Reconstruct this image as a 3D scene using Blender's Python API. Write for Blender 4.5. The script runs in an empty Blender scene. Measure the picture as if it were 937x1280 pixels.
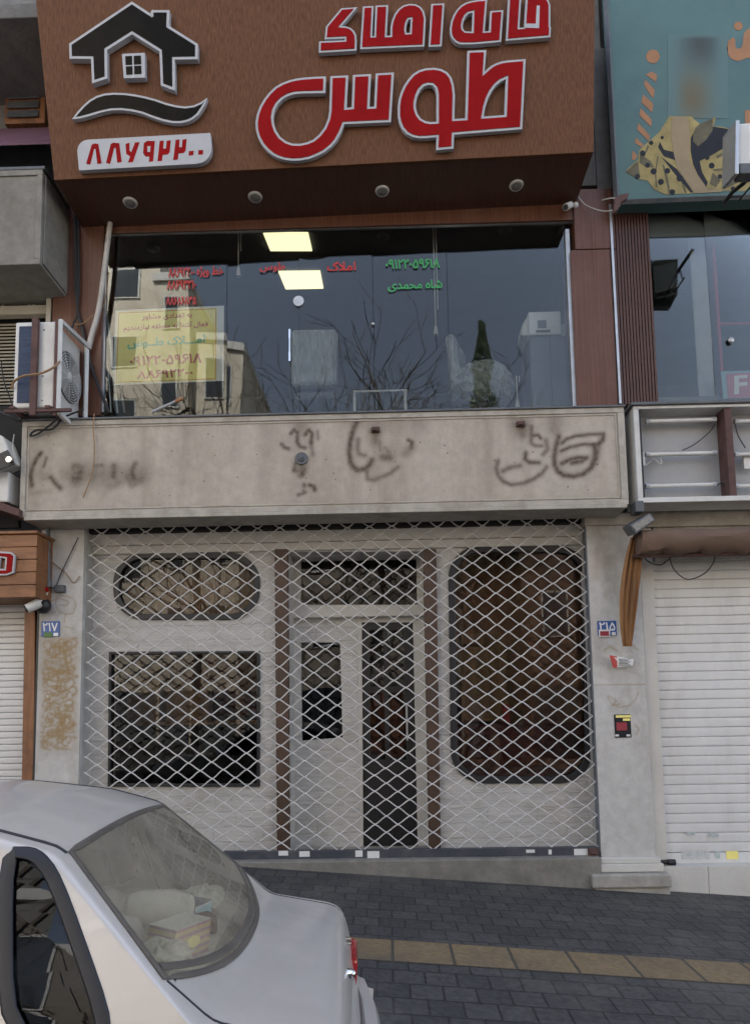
import bpy, bmesh, math, random
import numpy as np
from mathutils import Vector, Matrix
from mathutils.geometry import tessellate_polygon
R = math.radians
rnd = random.Random(11)
S = bpy.context.scene
C = S.collection

# ------------------------------------------------------------------ camera
F, CX, CY = 860.0, 468.5, 804.0
CAM = Vector((0, -7.05, 1.5))
PITCH, YAW, ROLL = R(5.40), R(1.0), R(-0.942)
fw = Vector((-math.sin(YAW)*math.cos(PITCH), math.cos(YAW)*math.cos(PITCH), math.sin(PITCH)))
_r = Vector((math.cos(YAW), math.sin(YAW), 0)); _u = _r.cross(fw)
rt = math.cos(ROLL)*_r + math.sin(ROLL)*_u
up = -math.sin(ROLL)*_r + math.cos(ROLL)*_u
def ray(px, py): return fw + rt*((px-CX)/F) - up*((py-CY)/F)
def W(px, py, Y):
    d = ray(px, py); return CAM + d*((Y-CAM.y)/d.y)
def WZ(px, py, Z):
    d = ray(px, py); return CAM + d*((Z-CAM.z)/d.z)
def WX(px, py, X):
    d = ray(px, py); return CAM + d*((X-CAM.x)/d.x)
def WP(px, py, o, n):
    d = ray(px, py); return CAM + d*((o-CAM).dot(n)/d.dot(n))
cd = bpy.data.cameras.new('camera'); cam = bpy.data.objects.new('camera', cd); C.objects.link(cam)
cam.matrix_world = Matrix(((rt.x, up.x, -fw.x, CAM.x), (rt.y, up.y, -fw.y, CAM.y), (rt.z, up.z, -fw.z, CAM.z), (0, 0, 0, 1)))
cd.sensor_width = 36; cd.lens = 36*F/1280; cd.shift_y = (CY-640)/1280; cd.clip_start = .05; cd.clip_end = 2000
S.camera = cam

# ------------------------------------------------------------------ materials
def mat(name, col, rough=.6, metal=0., var=.12, vs=5., bump=0., bs=60., stretch=(1, 1, 1), dirt=None, spec=.5, coat=0., emit=None, col2=None, bstretch=None):
    m = bpy.data.materials.new(name); m.use_nodes = True
    nt = m.node_tree; N = nt.nodes; L = nt.links; b = N['Principled BSDF']
    b.inputs['Roughness'].default_value = rough; b.inputs['Metallic'].default_value = metal
    b.inputs['Specular IOR Level'].default_value = spec; b.inputs['Coat Weight'].default_value = coat
    tc = N.new('ShaderNodeTexCoord'); mp = N.new('ShaderNodeMapping'); mp.inputs['Scale'].default_value = stretch
    L.new(tc.outputs['Object'], mp.inputs['Vector'])
    n = N.new('ShaderNodeTexNoise'); n.inputs['Scale'].default_value = vs; n.inputs['Detail'].default_value = 6; n.inputs['Roughness'].default_value = .65
    L.new(mp.outputs['Vector'], n.inputs['Vector'])
    cr = N.new('ShaderNodeValToRGB'); cr.color_ramp.elements[0].position = .3; cr.color_ramp.elements[1].position = .7
    c1 = col2 if col2 else tuple(c*(1-var) for c in col); c2 = col if col2 else tuple(min(1, c*(1+var)) for c in col)
    cr.color_ramp.elements[0].color = (*c1, 1); cr.color_ramp.elements[1].color = (*c2, 1)
    L.new(n.outputs['Fac'], cr.inputs['Fac']); out = cr.outputs['Color']
    if dirt:
        dcol, dscale, damt = dirt[:3]; dstr = dirt[3] if len(dirt) > 3 else (1, 1, 1)
        mp2 = N.new('ShaderNodeMapping'); mp2.inputs['Scale'].default_value = dstr; L.new(tc.outputs['Object'], mp2.inputs['Vector'])
        n2 = N.new('ShaderNodeTexNoise'); n2.inputs['Scale'].default_value = dscale; n2.inputs['Detail'].default_value = 9; n2.inputs['Roughness'].default_value = .7
        L.new(mp2.outputs['Vector'], n2.inputs['Vector'])
        r2 = N.new('ShaderNodeMapRange'); r2.inputs['From Min'].default_value = .48; r2.inputs['From Max'].default_value = .72; r2.inputs['To Max'].default_value = damt
        L.new(n2.outputs['Fac'], r2.inputs['Value'])
        mx = N.new('ShaderNodeMix'); mx.data_type = 'RGBA'; mx.inputs[7].default_value = (*dcol, 1)
        L.new(r2.outputs['Result'], mx.inputs[0]); L.new(out, mx.inputs[6]); out = mx.outputs[2]
        rr = N.new('ShaderNodeMapRange'); rr.inputs['To Min'].default_value = rough; rr.inputs['To Max'].default_value = min(1, rough+.25)
        L.new(r2.outputs['Result'], rr.inputs['Value']); L.new(rr.outputs['Result'], b.inputs['Roughness'])
    L.new(out, b.inputs['Base Color'])
    if bump:
        mp3 = N.new('ShaderNodeMapping'); mp3.inputs['Scale'].default_value = bstretch or stretch; L.new(tc.outputs['Object'], mp3.inputs['Vector'])
        n3 = N.new('ShaderNodeTexNoise'); n3.inputs['Scale'].default_value = bs; n3.inputs['Detail'].default_value = 8
        L.new(mp3.outputs['Vector'], n3.inputs['Vector'])
        bp = N.new('ShaderNodeBump'); bp.inputs['Strength'].default_value = bump; bp.inputs['Distance'].default_value = .01
        L.new(n3.outputs['Fac'], bp.inputs['Height']); L.new(bp.outputs['Normal'], b.inputs['Normal'])
    if emit:
        b.inputs['Emission Color'].default_value = (*emit[0], 1); b.inputs['Emission Strength'].default_value = emit[1]
    m['out'] = 1
    return m

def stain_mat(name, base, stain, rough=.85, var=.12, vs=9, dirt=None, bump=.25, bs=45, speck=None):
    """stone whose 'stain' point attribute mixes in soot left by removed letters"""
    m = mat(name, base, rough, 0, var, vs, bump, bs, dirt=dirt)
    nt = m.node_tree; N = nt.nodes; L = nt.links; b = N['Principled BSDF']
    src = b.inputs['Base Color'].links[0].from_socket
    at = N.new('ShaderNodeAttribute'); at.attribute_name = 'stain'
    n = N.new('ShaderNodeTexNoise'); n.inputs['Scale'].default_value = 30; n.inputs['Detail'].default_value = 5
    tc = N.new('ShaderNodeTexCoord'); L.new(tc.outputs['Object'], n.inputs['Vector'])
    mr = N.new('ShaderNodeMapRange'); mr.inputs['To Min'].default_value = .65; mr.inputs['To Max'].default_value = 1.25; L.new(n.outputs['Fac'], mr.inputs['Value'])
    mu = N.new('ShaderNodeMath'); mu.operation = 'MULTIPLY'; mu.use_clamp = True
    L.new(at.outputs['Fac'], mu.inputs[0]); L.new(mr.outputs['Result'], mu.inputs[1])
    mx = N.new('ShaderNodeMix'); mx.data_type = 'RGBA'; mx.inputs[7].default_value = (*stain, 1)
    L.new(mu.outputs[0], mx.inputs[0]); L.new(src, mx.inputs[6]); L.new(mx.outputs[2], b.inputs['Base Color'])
    if speck:
        v = N.new('ShaderNodeTexVoronoi'); v.inputs['Scale'].default_value = speck[0]; L.new(tc.outputs['Object'], v.inputs['Vector'])
        r = N.new('ShaderNodeMapRange'); r.inputs['From Min'].default_value = speck[1]; r.inputs['From Max'].default_value = 0.; r.inputs['To Max'].default_value = .6
        L.new(v.outputs['Distance'], r.inputs['Value'])
        m2 = N.new('ShaderNodeMix'); m2.data_type = 'RGBA'; m2.inputs[7].default_value = (*speck[2], 1)
        L.new(r.outputs['Result'], m2.inputs[0]); L.new(mx.outputs[2], m2.inputs[6]); L.new(m2.outputs[2], b.inputs['Base Color'])
    return m

def glass_mat(name, tint=(.9, .93, .92), wave=.02, ws=1.3, ior=1.5, haze=None):
    m = bpy.data.materials.new(name); m.use_nodes = True; nt = m.node_tree; N = nt.nodes; L = nt.links
    N.remove(N['Principled BSDF']); o = N['Material Output']
    t = N.new('ShaderNodeBsdfTransparent'); t.inputs['Color'].default_value = (*tint, 1)
    g = N.new('ShaderNodeBsdfGlossy'); g.inputs['Roughness'].default_value = .0
    f = N.new('ShaderNodeFresnel'); f.inputs['IOR'].default_value = ior
    mx = N.new('ShaderNodeMixShader'); L.new(f.outputs[0], mx.inputs[0]); L.new(t.outputs[0], mx.inputs[1]); L.new(g.outputs[0], mx.inputs[2])
    if wave:
        n = N.new('ShaderNodeTexNoise'); n.inputs['Scale'].default_value = ws; n.inputs['Detail'].default_value = 1; tc = N.new('ShaderNodeTexCoord')
        L.new(tc.outputs['Object'], n.inputs['Vector']); bp = N.new('ShaderNodeBump'); bp.inputs['Strength'].default_value = wave; bp.inputs['Distance'].default_value = .1
        L.new(n.outputs['Fac'], bp.inputs['Height']); L.new(bp.outputs[0], g.inputs['Normal'])
    last = mx
    if haze:
        d = N.new('ShaderNodeBsdfDiffuse'); d.inputs['Color'].default_value = (*haze[0], 1)
        n = N.new('ShaderNodeTexNoise'); n.inputs['Scale'].default_value = haze[2]; n.inputs['Detail'].default_value = 6; tc = N.new('ShaderNodeTexCoord'); hm = N.new('ShaderNodeMapping'); hm.inputs['Scale'].default_value = haze[3] if len(haze) > 3 else (1, 1, 1); L.new(tc.outputs['Object'], hm.inputs['Vector']); L.new(hm.outputs['Vector'], n.inputs['Vector'])
        r = N.new('ShaderNodeMapRange'); r.inputs['From Min'].default_value = .3; r.inputs['From Max'].default_value = .75; r.inputs['To Min'].default_value = haze[1]*.6; r.inputs['To Max'].default_value = haze[1]*1.5
        L.new(n.outputs['Fac'], r.inputs['Value'])
        m2 = N.new('ShaderNodeMixShader'); L.new(r.outputs['Result'], m2.inputs[0]); L.new(mx.outputs[0], m2.inputs[1]); L.new(d.outputs[0], m2.inputs[2]); last = m2
    L.new(last.outputs[0], o.inputs['Surface'])
    return m

def brick_mat(name, c1, c2, mortar, w, h, ms, rough=.8, bump=.6, axes='XZ', off=.5, var=.25, dirt=None, nbump=.3, distort=0., nstr=None):
    m = mat(name, c1, rough, 0, .1, 5, dirt=dirt); nt = m.node_tree; N = nt.nodes; L = nt.links; b = N['Principled BSDF']
    tc = N.new('ShaderNodeTexCoord'); sp = N.new('ShaderNodeSeparateXYZ'); cb = N.new('ShaderNodeCombineXYZ')
    vec = tc.outputs['Object']
    nd = N.new('ShaderNodeTexNoise'); nd.inputs['Scale'].default_value = 6; nd.inputs['Detail'].default_value = 4; L.new(tc.outputs['Object'], nd.inputs['Vector'])
    if distort:
        va = N.new('ShaderNodeVectorMath'); va.operation = 'MULTIPLY_ADD'; va.inputs[1].default_value = (distort,)*3
        L.new(nd.outputs['Color'], va.inputs[0]); L.new(tc.outputs['Object'], va.inputs[2]); vec = va.outputs[0]
    L.new(vec, sp.inputs[0]); L.new(sp.outputs[axes[0]], cb.inputs[0]); L.new(sp.outputs[axes[1]], cb.inputs[1])
    br = N.new('ShaderNodeTexBrick'); br.offset = off; L.new(cb.outputs[0], br.inputs['Vector'])
    br.inputs['Scale'].default_value = 1; br.inputs['Brick Width'].default_value = w; br.inputs['Row Height'].default_value = h
    br.inputs['Mortar Size'].default_value = ms; br.inputs['Mortar Smooth'].default_value = .3
    br.inputs['Color1'].default_value = (*c1, 1); br.inputs['Color2'].default_value = (*c2, 1); br.inputs['Mortar'].default_value = (*mortar, 1)
    n = N.new('ShaderNodeTexNoise'); n.inputs['Scale'].default_value = 25; n.inputs['Detail'].default_value = 8; mpn = N.new('ShaderNodeMapping'); mpn.inputs['Scale'].default_value = nstr or (1, 1, 1); L.new(tc.outputs['Object'], mpn.inputs['Vector']); L.new(mpn.outputs['Vector'], n.inputs['Vector'])
    mr = N.new('ShaderNodeMapRange'); mr.inputs['From Min'].default_value = .3; mr.inputs['From Max'].default_value = .7; mr.inputs['To Min'].default_value = 1-var; mr.inputs['To Max'].default_value = 1+var; L.new(n.outputs['Fac'], mr.inputs['Value'])
    mx = N.new('ShaderNodeMix'); mx.data_type = 'RGBA'; mx.blend_type = 'MULTIPLY'; mx.inputs[0].default_value = 1
    L.new(br.outputs['Color'], mx.inputs[6]); L.new(mr.outputs['Result'], mx.inputs[7])
    out = mx.outputs[2]
    # replace the base ramp: the dirt mix (if any) keeps working on top
    old = b.inputs['Base Color'].links[0]
    if dirt:
        mixn = old.from_node; L.new(out, mixn.inputs[6])
    else: L.new(out, b.inputs['Base Color'])
    ad = N.new('ShaderNodeMath'); ad.operation = 'MULTIPLY_ADD'; ad.inputs[1].default_value = nbump; L.new(n.outputs['Fac'], ad.inputs[0])
    inv = N.new('ShaderNodeMath'); inv.operation = 'SUBTRACT'; inv.inputs[0].default_value = 1; L.new(br.outputs['Fac'], inv.inputs[1]); L.new(inv.outputs[0], ad.inputs[2])
    bp = N.new('ShaderNodeBump'); bp.inputs['Strength'].default_value = bump; bp.inputs['Distance'].default_value = .012
    L.new(ad.outputs[0], bp.inputs['Height']); L.new(bp.outputs[0], b.inputs['Normal'])
    return m

M = {}
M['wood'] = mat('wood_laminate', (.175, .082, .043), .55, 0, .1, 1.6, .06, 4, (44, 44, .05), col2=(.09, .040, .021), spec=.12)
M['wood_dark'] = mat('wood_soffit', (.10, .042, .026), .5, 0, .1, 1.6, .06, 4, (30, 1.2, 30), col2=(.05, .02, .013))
M['wood_red'] = mat('wood_cladding', (.16, .07, .042), .36, 0, .1, 1.4, .05, 4, (34, 34, .35), col2=(.085, .034, .021), dirt=((.2, .13, .10), 2.5, .3), spec=.35)
M['wood_orange'] = mat('wood_planks', (.30, .13, .05), .5, 0, .1, 1.5, .2, 5, (2, 20, 20), col2=(.17, .065, .024), dirt=((.08, .04, .02), 5, .5))
M['wood_post'] = mat('wood_post', (.30, .13, .055), .5, 0, .1, 1.5, .2, 5, (20, 20, 1.2), col2=(.17, .07, .028), dirt=((.06, .03, .02), 4, .6))
M['white_acrylic'] = mat('white_acrylic', (.44, .45, .48), .4, 0, .05, 6, spec=.3)
M['red_acrylic'] = mat('red_acrylic', (.27, .006, .007), .5, 0, .12, 4, spec=.06)
M['black_film'] = mat('black_glossy_film', (.007, .006, .005), .22, 0, .3, 3, .6, 4, spec=.07)
M['stone_fascia'] = stain_mat('stone_fascia', (.45, .402, .338), (.075, .05, .03), dirt=((.27, .22, .17), 1.3, .55, (1.6, 1, .35)), speck=(24, .05, (.12, .1, .08)))
M['stone_trim'] = mat('stone_trim', (.42, .39, .34), .85, 0, .15, 8, .3, 40, dirt=((.2, .165, .125), 2.2, .7))
M['stone_pillar'] = stain_mat('stone_pillar', (.52, .51, .49), (.30, .20, .085), dirt=((.29, .26, .215), 2.4, .75, (1, 1, .6)), speck=(16, .05, (.2, .18, .15)))
M['concrete'] = mat('concrete', (.36, .345, .31), .9, 0, .18, 7, .4, 30, dirt=((.2, .185, .16), 2, .6))
M['concrete_old'] = mat('concrete_old', (.215, .205, .18), .9, 0, .2, 7, .5, 30, dirt=((.12, .11, .09), 2, .6))
M['concrete_dark'] = mat('concrete_dark', (.17, .165, .155), .9, 0, .2, 6, .4, 30, dirt=((.1, .09, .08), 2, .6))
M['brick_white'] = brick_mat('white_painted_stone', (.60, .59, .565), (.56, .55, .53), (.51, .495, .47), .52, .15, .006, .75, .6, 'XZ', .43, .07, ((.33, .30, .255), 2.0, .6), 2.6, .09, (.22, 1, .75))
M['white_plaster'] = mat('white_plaster', (.60, .585, .55), .8, 0, .1, 5, .25, 30, dirt=((.36, .32, .27), 2.5, .5))
M['brown_paint'] = mat('brown_metal', (.085, .048, .032), .5, 0, .2, 5, dirt=((.04, .03, .025), 3, .5))
M['grille'] = mat('grille_steel', (.62, .61, .60), .45, .2, .12, 9, dirt=((.26, .22, .19), 6, .5))
M['grille_bar'] = mat('grille_bar', (.055, .062, .078), .5, .1, .15, 5, dirt=((.13, .12, .11), 5, .6))
M['rail'] = mat('rail_steel', (.16, .18, .21), .5, .2, .2, 5, dirt=((.22, .16, .11), 5, .6, (1, 1, .5)))
M['alu'] = mat('aluminium', (.5, .51, .52), .38, .7, .12, 6, dirt=((.3, .28, .26), 4, .4))
M['chrome'] = mat('chrome', (.7, .7, .7), .12, 1, .03, 4)
M['rubber'] = mat('black_rubber', (.016, .017, .02), .45, 0, .2, 5)
M['black'] = mat('black_plastic', (.014, .014, .015), .45, 0, .2, 6)
M['cable'] = mat('cable_sheath', (.02, .02, .022), .6, 0, .2, 6)
M['cable_tan'] = mat('cable_tan', (.28, .17, .085), .6, 0, .2, 6)
M['cable_white'] = mat('cable_white', (.5, .48, .44), .6, 0, .2, 6)
M['hose'] = mat('hose_wrap', (.48, .46, .43), .7, 0, .2, 12, .6, 20, dirt=((.25, .21, .17), 6, .6))
M['white_metal'] = mat('white_enamel', (.62, .62, .60), .4, 0, .06, 5, dirt=((.40, .37, .33), 3.5, .45))
M['grey_metal'] = mat('grey_metal', (.10, .11, .12), .5, .2, .15, 5, dirt=((.2, .18, .16), 5, .4))
M['coil'] = mat('cooling_fins', (.03, .045, .085), .5, .4, .3, 6, .8, 20, (1, 1, 6))
M['fan_dark'] = mat('fan_dark', (.12, .125, .13), .6, 0, .2, 5)
M['rust'] = mat('rusty_steel', (.10, .052, .045), .75, .1, .3, 9, .3, 50)
M['shutter_white'] = mat('shutter_white', (.66, .66, .655), .38, 0, .04, 3, dirt=((.42, .40, .37), 2.0, .4, (1.6, 1, .45)))
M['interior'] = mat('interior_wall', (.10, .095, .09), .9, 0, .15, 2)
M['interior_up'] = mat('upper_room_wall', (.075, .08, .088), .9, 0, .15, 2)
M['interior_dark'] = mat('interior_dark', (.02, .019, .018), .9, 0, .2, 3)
M['cardboard'] = mat('cardboard', (.33, .215, .135), .85, 0, .15, 1.6, .1, 20, (8, 8, .7), col2=(.13, .08, .05))
M['curtain_brown'] = mat('brown_curtain', (.21, .115, .08), .9, 0, .3, 1.6, .2, 5, (2, 2, .8), dirt=((.10, .04, .032), 1.3, .6))
M['maroon'] = mat('maroon_cloth', (.09, .025, .022), .85, 0, .3, 5)
M['glass'] = glass_mat('window_glass', wave=.035, ws=1.1)
M['glass_low'] = glass_mat('shop_glass', tint=(.82, .8, .76), wave=.015, ws=1.5, ior=1.36)
M['glass_door'] = glass_mat('door_glass', tint=(.55, .56, .58), wave=.02, ws=2)
M['glass_car_rear'] = glass_mat('dusty_rear_glass', tint=(.97, .96, .92), wave=0, haze=((.72, .63, .49), .15, 5), ior=1.22)
M['glass_car'] = glass_mat('tinted_side_glass', tint=(.34, .37, .41), wave=0, ior=1.5)
M['vinyl_red'] = mat('vinyl_red', (.48, .035, .035), .5, 0, .05, 5)
M['vinyl_green'] = mat('vinyl_green', (.045, .33, .10), .5, 0, .05, 5)
M['poster_yellow'] = mat('poster_yellow', (.90, .79, .24), .6, 0, .07, 3)
M['paper_white'] = mat('paper_white', (.7, .7, .69), .7, 0, .06, 6)
M['ink_red'] = mat('ink_red', (.5, .07, .06), .6, 0, .05, 6)
M['ink_teal'] = mat('ink_teal', (.16, .5, .32), .6, 0, .05, 6)
M['blue_plate'] = mat('blue_enamel', (.03, .10, .33), .35, 0, .08, 6)
M['white_ink'] = mat('white_ink', (.75, .76, .77), .5, 0, .05, 6)
M['green_ink'] = mat('green_ink', (.09, .19, .06), .6, 0, .15, 9)
M['dkred_ink'] = mat('dark_red_ink', (.30, .03, .045), .6, 0, .2, 9)
M['billboard_teal'] = mat('billboard_teal', (.092, .165, .162), .5, 0, .1, 1.3, spec=.25, dirt=((.065, .11, .145), .7, .8))
M['print_orange'] = mat('print_orange', (.34, .17, .085), .5, 0, .12, 3, spec=.25)
M['print_dress'] = mat('print_dress', (.29, .235, .095), .55, 0, .3, 7, spec=.25)
M['print_dark'] = mat('print_dark', (.014, .015, .02), .55, 0, .3, 6, spec=.25)
M['print_skin'] = mat('print_skin', (.28, .215, .13), .55, 0, .12, 5, spec=.25)
M['print_shade'] = mat('print_shade', (.11, .097, .058), .55, 0, .35, 7, spec=.25)
M['awning_brown'] = mat('awning_canvas', (.155, .10, .072), .9, 0, .22, 4, .5, 12, dirt=((.09, .06, .045), 2, .6))
M['cloth_orange'] = mat('faded_orange_cloth', (.40, .19, .065), .9, 0, .25, 3, .4, 10, (10, 10, .8), col2=(.21, .12, .065))
M['awning_purple'] = mat('awning_purple', (.13, .06, .085), .8, 0, .15, 3)
M['blind'] = mat('louvre_cream', (.42, .385, .31), .6, 0, .1, 4)
M['tube'] = mat('fluorescent_tube', (.62, .62, .60), .25, 0, .08, 5, dirt=((.4, .37, .32), 6, .4))
M['lightbox_back'] = mat('lightbox_back', (.36, .365, .37), .6, 0, .1, 2.5, dirt=((.24, .23, .21), 2.5, .6))
M['downlight'] = mat('downlight_lens', (.24, .235, .225), .25, 0, .25, 40)
M['lamp_panel'] = mat('lit_ceiling_panel', (.8, .76, .6), .5, 0, 0.02, 2, emit=((1., .87, .50), .42))
M['plastic_wrap'] = glass_mat('plastic_wrap', tint=(.8, .83, .85), wave=.9, ws=16, ior=1.5, haze=((.82, .85, .87), .34, 9, (5, 5, .7)))  # pale streaks in the film's haze paint in its crinkle highlights
M['chair_fabric'] = mat('chair_fabric', (.085, .095, .11), .8, 0, .2, 8)
M['printer'] = mat('printer_shell', (.70, .70, .69), .5, 0, .04, 5)
M['cabinet'] = mat('cabinet_grey', (.15, .165, .19), .6, 0, .08, 3)
M['table_white'] = mat('table_white', (.5, .5, .5), .5, 0, .05, 4)
M['car_paint'] = mat('car_paint', (.60, .57, .535), .33, .3, .03, 3, coat=.5, dirt=((.47, .43, .37), 1.8, .5))
M['car_trim'] = mat('car_trim', (.018, .019, .024), .45, 0, .15, 6)
M['car_seal'] = mat('car_seal', (.10, .088, .075), .55, 0, .2, 6)
M['car_inside'] = mat('car_interior', (.40, .37, .31), .9, 0, .2, 5)
M['car_seat'] = mat('car_seat', (.34, .32, .29), .9, 0, .25, 6)
M['cream_cloth'] = mat('cream_cloth', (.60, .57, .50), .9, 0, .12, 5, .3, 20)
M['tail_red'] = mat('tail_lamp_red', (.42, .02, .025), .15, 0, .1, 6, coat=.6)
M['tyre'] = mat('tyre_rubber', (.02, .02, .02), .85, 0, .2, 20)
M['box_pink'] = mat('box_pink', (.45, .22, .30), .6, 0, .08, 6)
M['box_yellow'] = mat('box_yellow', (.60, .43, .20), .6, 0, .08, 6)
M['box_blue'] = mat('box_blue', (.06, .07, .13), .6, 0, .2, 9)
M['cyan_print'] = mat('cyan_print', (.25, .58, .70), .5, 0, .05, 6)
M['plastic_bag'] = mat('crumpled_bag', (.48, .47, .38), .35, 0, .3, 14, 1., 18)
M['paver'] = brick_mat('grey_pavers', (.066, .063, .060), (.043, .042, .0415), (.022, .021, .020), .20, .205, .008, .8, 1., 'XY', .5, .3, ((.16, .145, .125), 1.1, .55), .6)
M['tactile'] = brick_mat('ochre_tactile', (.215, .152, .080), (.18, .128, .07), (.07, .06, .045), .41, .41, .012, .8, .8, 'XY', 0., .2, ((.09, .08, .066), 1.6, .75), .6)
M['asphalt'] = mat('asphalt', (.05, .05, .052), .9, 0, .25, 30, .4, 120)
M['kerb'] = mat('kerb_concrete', (.27, .265, .25), .9, 0, .15, 8, .4, 40)
M['road_paint'] = mat('road_paint', (.65, .65, .62), .7, 0, .15, 12)
M['ground_far'] = mat('ground_dust', (.16, .145, .12), .95, 0, .2, 3)
M['opp_beige'] = mat('opposite_beige', (.64, .57, .47), .85, 0, .08, 2, dirt=((.36, .30, .22), .6, .5))
M['opp_stone'] = mat('opposite_stone', (.20, .17, .135), .85, 0, .1, 2, dirt=((.28, .24, .19), .6, .5))
M['opp_brick'] = brick_mat('opposite_brick', (.20, .11, .07), (.16, .09, .06), (.2, .17, .14), .22, .07, .01, .85, .4, 'XZ')
M['opp_glass'] = mat('opposite_window', (.03, .035, .04), .08, 0, .2, 2, spec=.8)
M['bark'] = mat('bark', (.12, .095, .075), .95, 0, .3, 12, .5, 20)
M['leaf_dark'] = mat('cypress_leaf', (.035, .055, .025), .8, 0, .35, 3)

# ------------------------------------------------------------------ mesh helpers
ORG = {}
class MB:
    def __init__(s): s.v = []; s.f = []; s.m = []
    def add(s, vs, fs, mi=0):
        o = len(s.v); s.v += [Vector(v) for v in vs]
        for f in fs: s.f.append(tuple(i+o for i in f)); s.m.append(mi)
        return s
    def box(s, a, b, mi=0):
        x0, x1 = sorted((a[0], b[0])); y0, y1 = sorted((a[1], b[1])); z0, z1 = sorted((a[2], b[2]))
        v = [(x0, y0, z0), (x1, y0, z0), (x1, y1, z0), (x0, y1, z0), (x0, y0, z1), (x1, y0, z1), (x1, y1, z1), (x0, y1, z1)]
        return s.add(v, [(0, 3, 2, 1), (4, 5, 6, 7), (0, 1, 5, 4), (1, 2, 6, 5), (2, 3, 7, 6), (3, 0, 4, 7)], mi)
    def hexa(s, q0, q1, mi=0):
        """two quads (4 points each) joined as a solid"""
        return s.add(list(q0)+list(q1), [(0, 1, 2, 3), (7, 6, 5, 4), (0, 4, 5, 1), (1, 5, 6, 2), (2, 6, 7, 3), (3, 7, 4, 0)], mi)
    def prism(s, loops, ext, mi=0):
        """polygon with holes (lists of world points) extruded by a vector"""
        loops = [[Vector(p) for p in l] for l in loops]; e = Vector(ext)
        tri = tessellate_polygon(loops); flat = [p for l in loops for p in l]; n = len(flat)
        fs = [tuple(t) for t in tri]+[tuple(i+n for i in reversed(t)) for t in tri]
        o = 0
        for l in loops:
            k = len(l); fs += [(o+i, o+(i+1) % k, n+o+(i+1) % k, n+o+i) for i in range(k)]; o += k
        return s.add(flat+[p+e for p in flat], fs, mi)
    def tube(s, pts, r, n=8, mi=0, cap=True, flat=1.0):
        pts = [Vector(p) for p in pts]; rs = r if isinstance(r, (list, tuple)) else [r]*len(pts)
        vs = []; fs = []; prev = None
        for i, p in enumerate(pts):
            d = (pts[min(i+1, len(pts)-1)]-pts[max(i-1, 0)])
            d = d.normalized() if d.length > 1e-9 else Vector((0, 0, 1))
            if prev is None:
                a = d.cross(Vector((0, 1, 0))); a = a if a.length > .05 else d.cross(Vector((1, 0, 0)))
            else: a = prev-d*prev.dot(d)
            a.normalize(); prev = a; b = d.cross(a)
            vs += [p+(a*math.cos(2*math.pi*k/n)+b*math.sin(2*math.pi*k/n)*flat)*rs[i] for k in range(n)]
        for i in range(len(pts)-1):
            for k in range(n):
                fs.append((i*n+k, i*n+(k+1) % n, (i+1)*n+(k+1) % n, (i+1)*n+k))
        if cap: fs += [tuple(reversed(range(n))), tuple(range((len(pts)-1)*n, len(pts)*n))]
        return s.add(vs, fs, mi)
    def sphere(s, c, r, nu=10, nv=6, mi=0, sc=(1, 1, 1)):
        c = Vector(c); vs = [c+Vector((0, 0, r*sc[2]))]
        for j in range(1, nv):
            a = math.pi*j/nv
            vs += [c+Vector((math.sin(a)*math.cos(2*math.pi*i/nu)*r*sc[0], math.sin(a)*math.sin(2*math.pi*i/nu)*r*sc[1], math.cos(a)*r*sc[2])) for i in range(nu)]
        vs.append(c-Vector((0, 0, r*sc[2]))); fs = [(0, 1+i, 1+(i+1) % nu) for i in range(nu)]
        for j in range(nv-2):
            o = 1+j*nu; fs += [(o+i, o+nu+i, o+nu+(i+1) % nu, o+(i+1) % nu) for i in range(nu)]
        o = 1+(nv-2)*nu; e = len(vs)-1; fs += [(o+i, e, o+(i+1) % nu) for i in range(nu)]
        return s.add(vs, fs, mi)
    def xf(s, mtx):
        s.v = [mtx @ v for v in s.v]; return s
    def build(s, name, m, parent=None, smooth=False, bevel=0, origin=None, bseg=2, fixn=True):
        if parent is not None: o = ORG[parent.name]
        elif origin is not None: o = Vector(origin)
        else:
            xs = [v.x for v in s.v]; ys = [v.y for v in s.v]; zs = [v.z for v in s.v]
            o = Vector(((min(xs)+max(xs))/2, (min(ys)+max(ys))/2, min(zs)))
        me = bpy.data.meshes.new(name); me.from_pydata([v-o for v in s.v], [], s.f)
        ms = m if isinstance(m, (list, tuple)) else [m]
        for q in ms: me.materials.append(M[q] if isinstance(q, str) else q)
        me.polygons.foreach_set('material_index', s.m)
        if fixn:
            bm = bmesh.new(); bm.from_mesh(me); bmesh.ops.recalc_face_normals(bm, faces=bm.faces); bm.to_mesh(me); bm.free()
        if smooth:
            me.polygons.foreach_set('use_smooth', [True]*len(me.polygons))
            if smooth == 'auto':
                try: me.set_sharp_from_angle(angle=R(38))
                except Exception: pass
        ob = bpy.data.objects.new(name, me); C.objects.link(ob)
        if parent is not None: ob.parent = parent
        else: ob.location = o
        ORG[ob.name] = o
        if bevel:
            b = ob.modifiers.new('bevel', 'BEVEL'); b.width = bevel; b.segments = bseg; b.limit_method = 'ANGLE'; b.angle_limit = R(40)
        return ob
def tag(o, label=None, cat=None, group=None, kind=None):
    if label: o['label'] = label
    if cat: o['category'] = cat
    if group: o['group'] = group
    if kind: o['kind'] = kind
    return o
def thing(name, label, cat, loc, group=None):
    o = bpy.data.objects.new(name, None); C.objects.link(o); o.location = loc; o.empty_display_size = .2
    ORG[o.name] = Vector(loc); return tag(o, label, cat, group)
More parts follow.
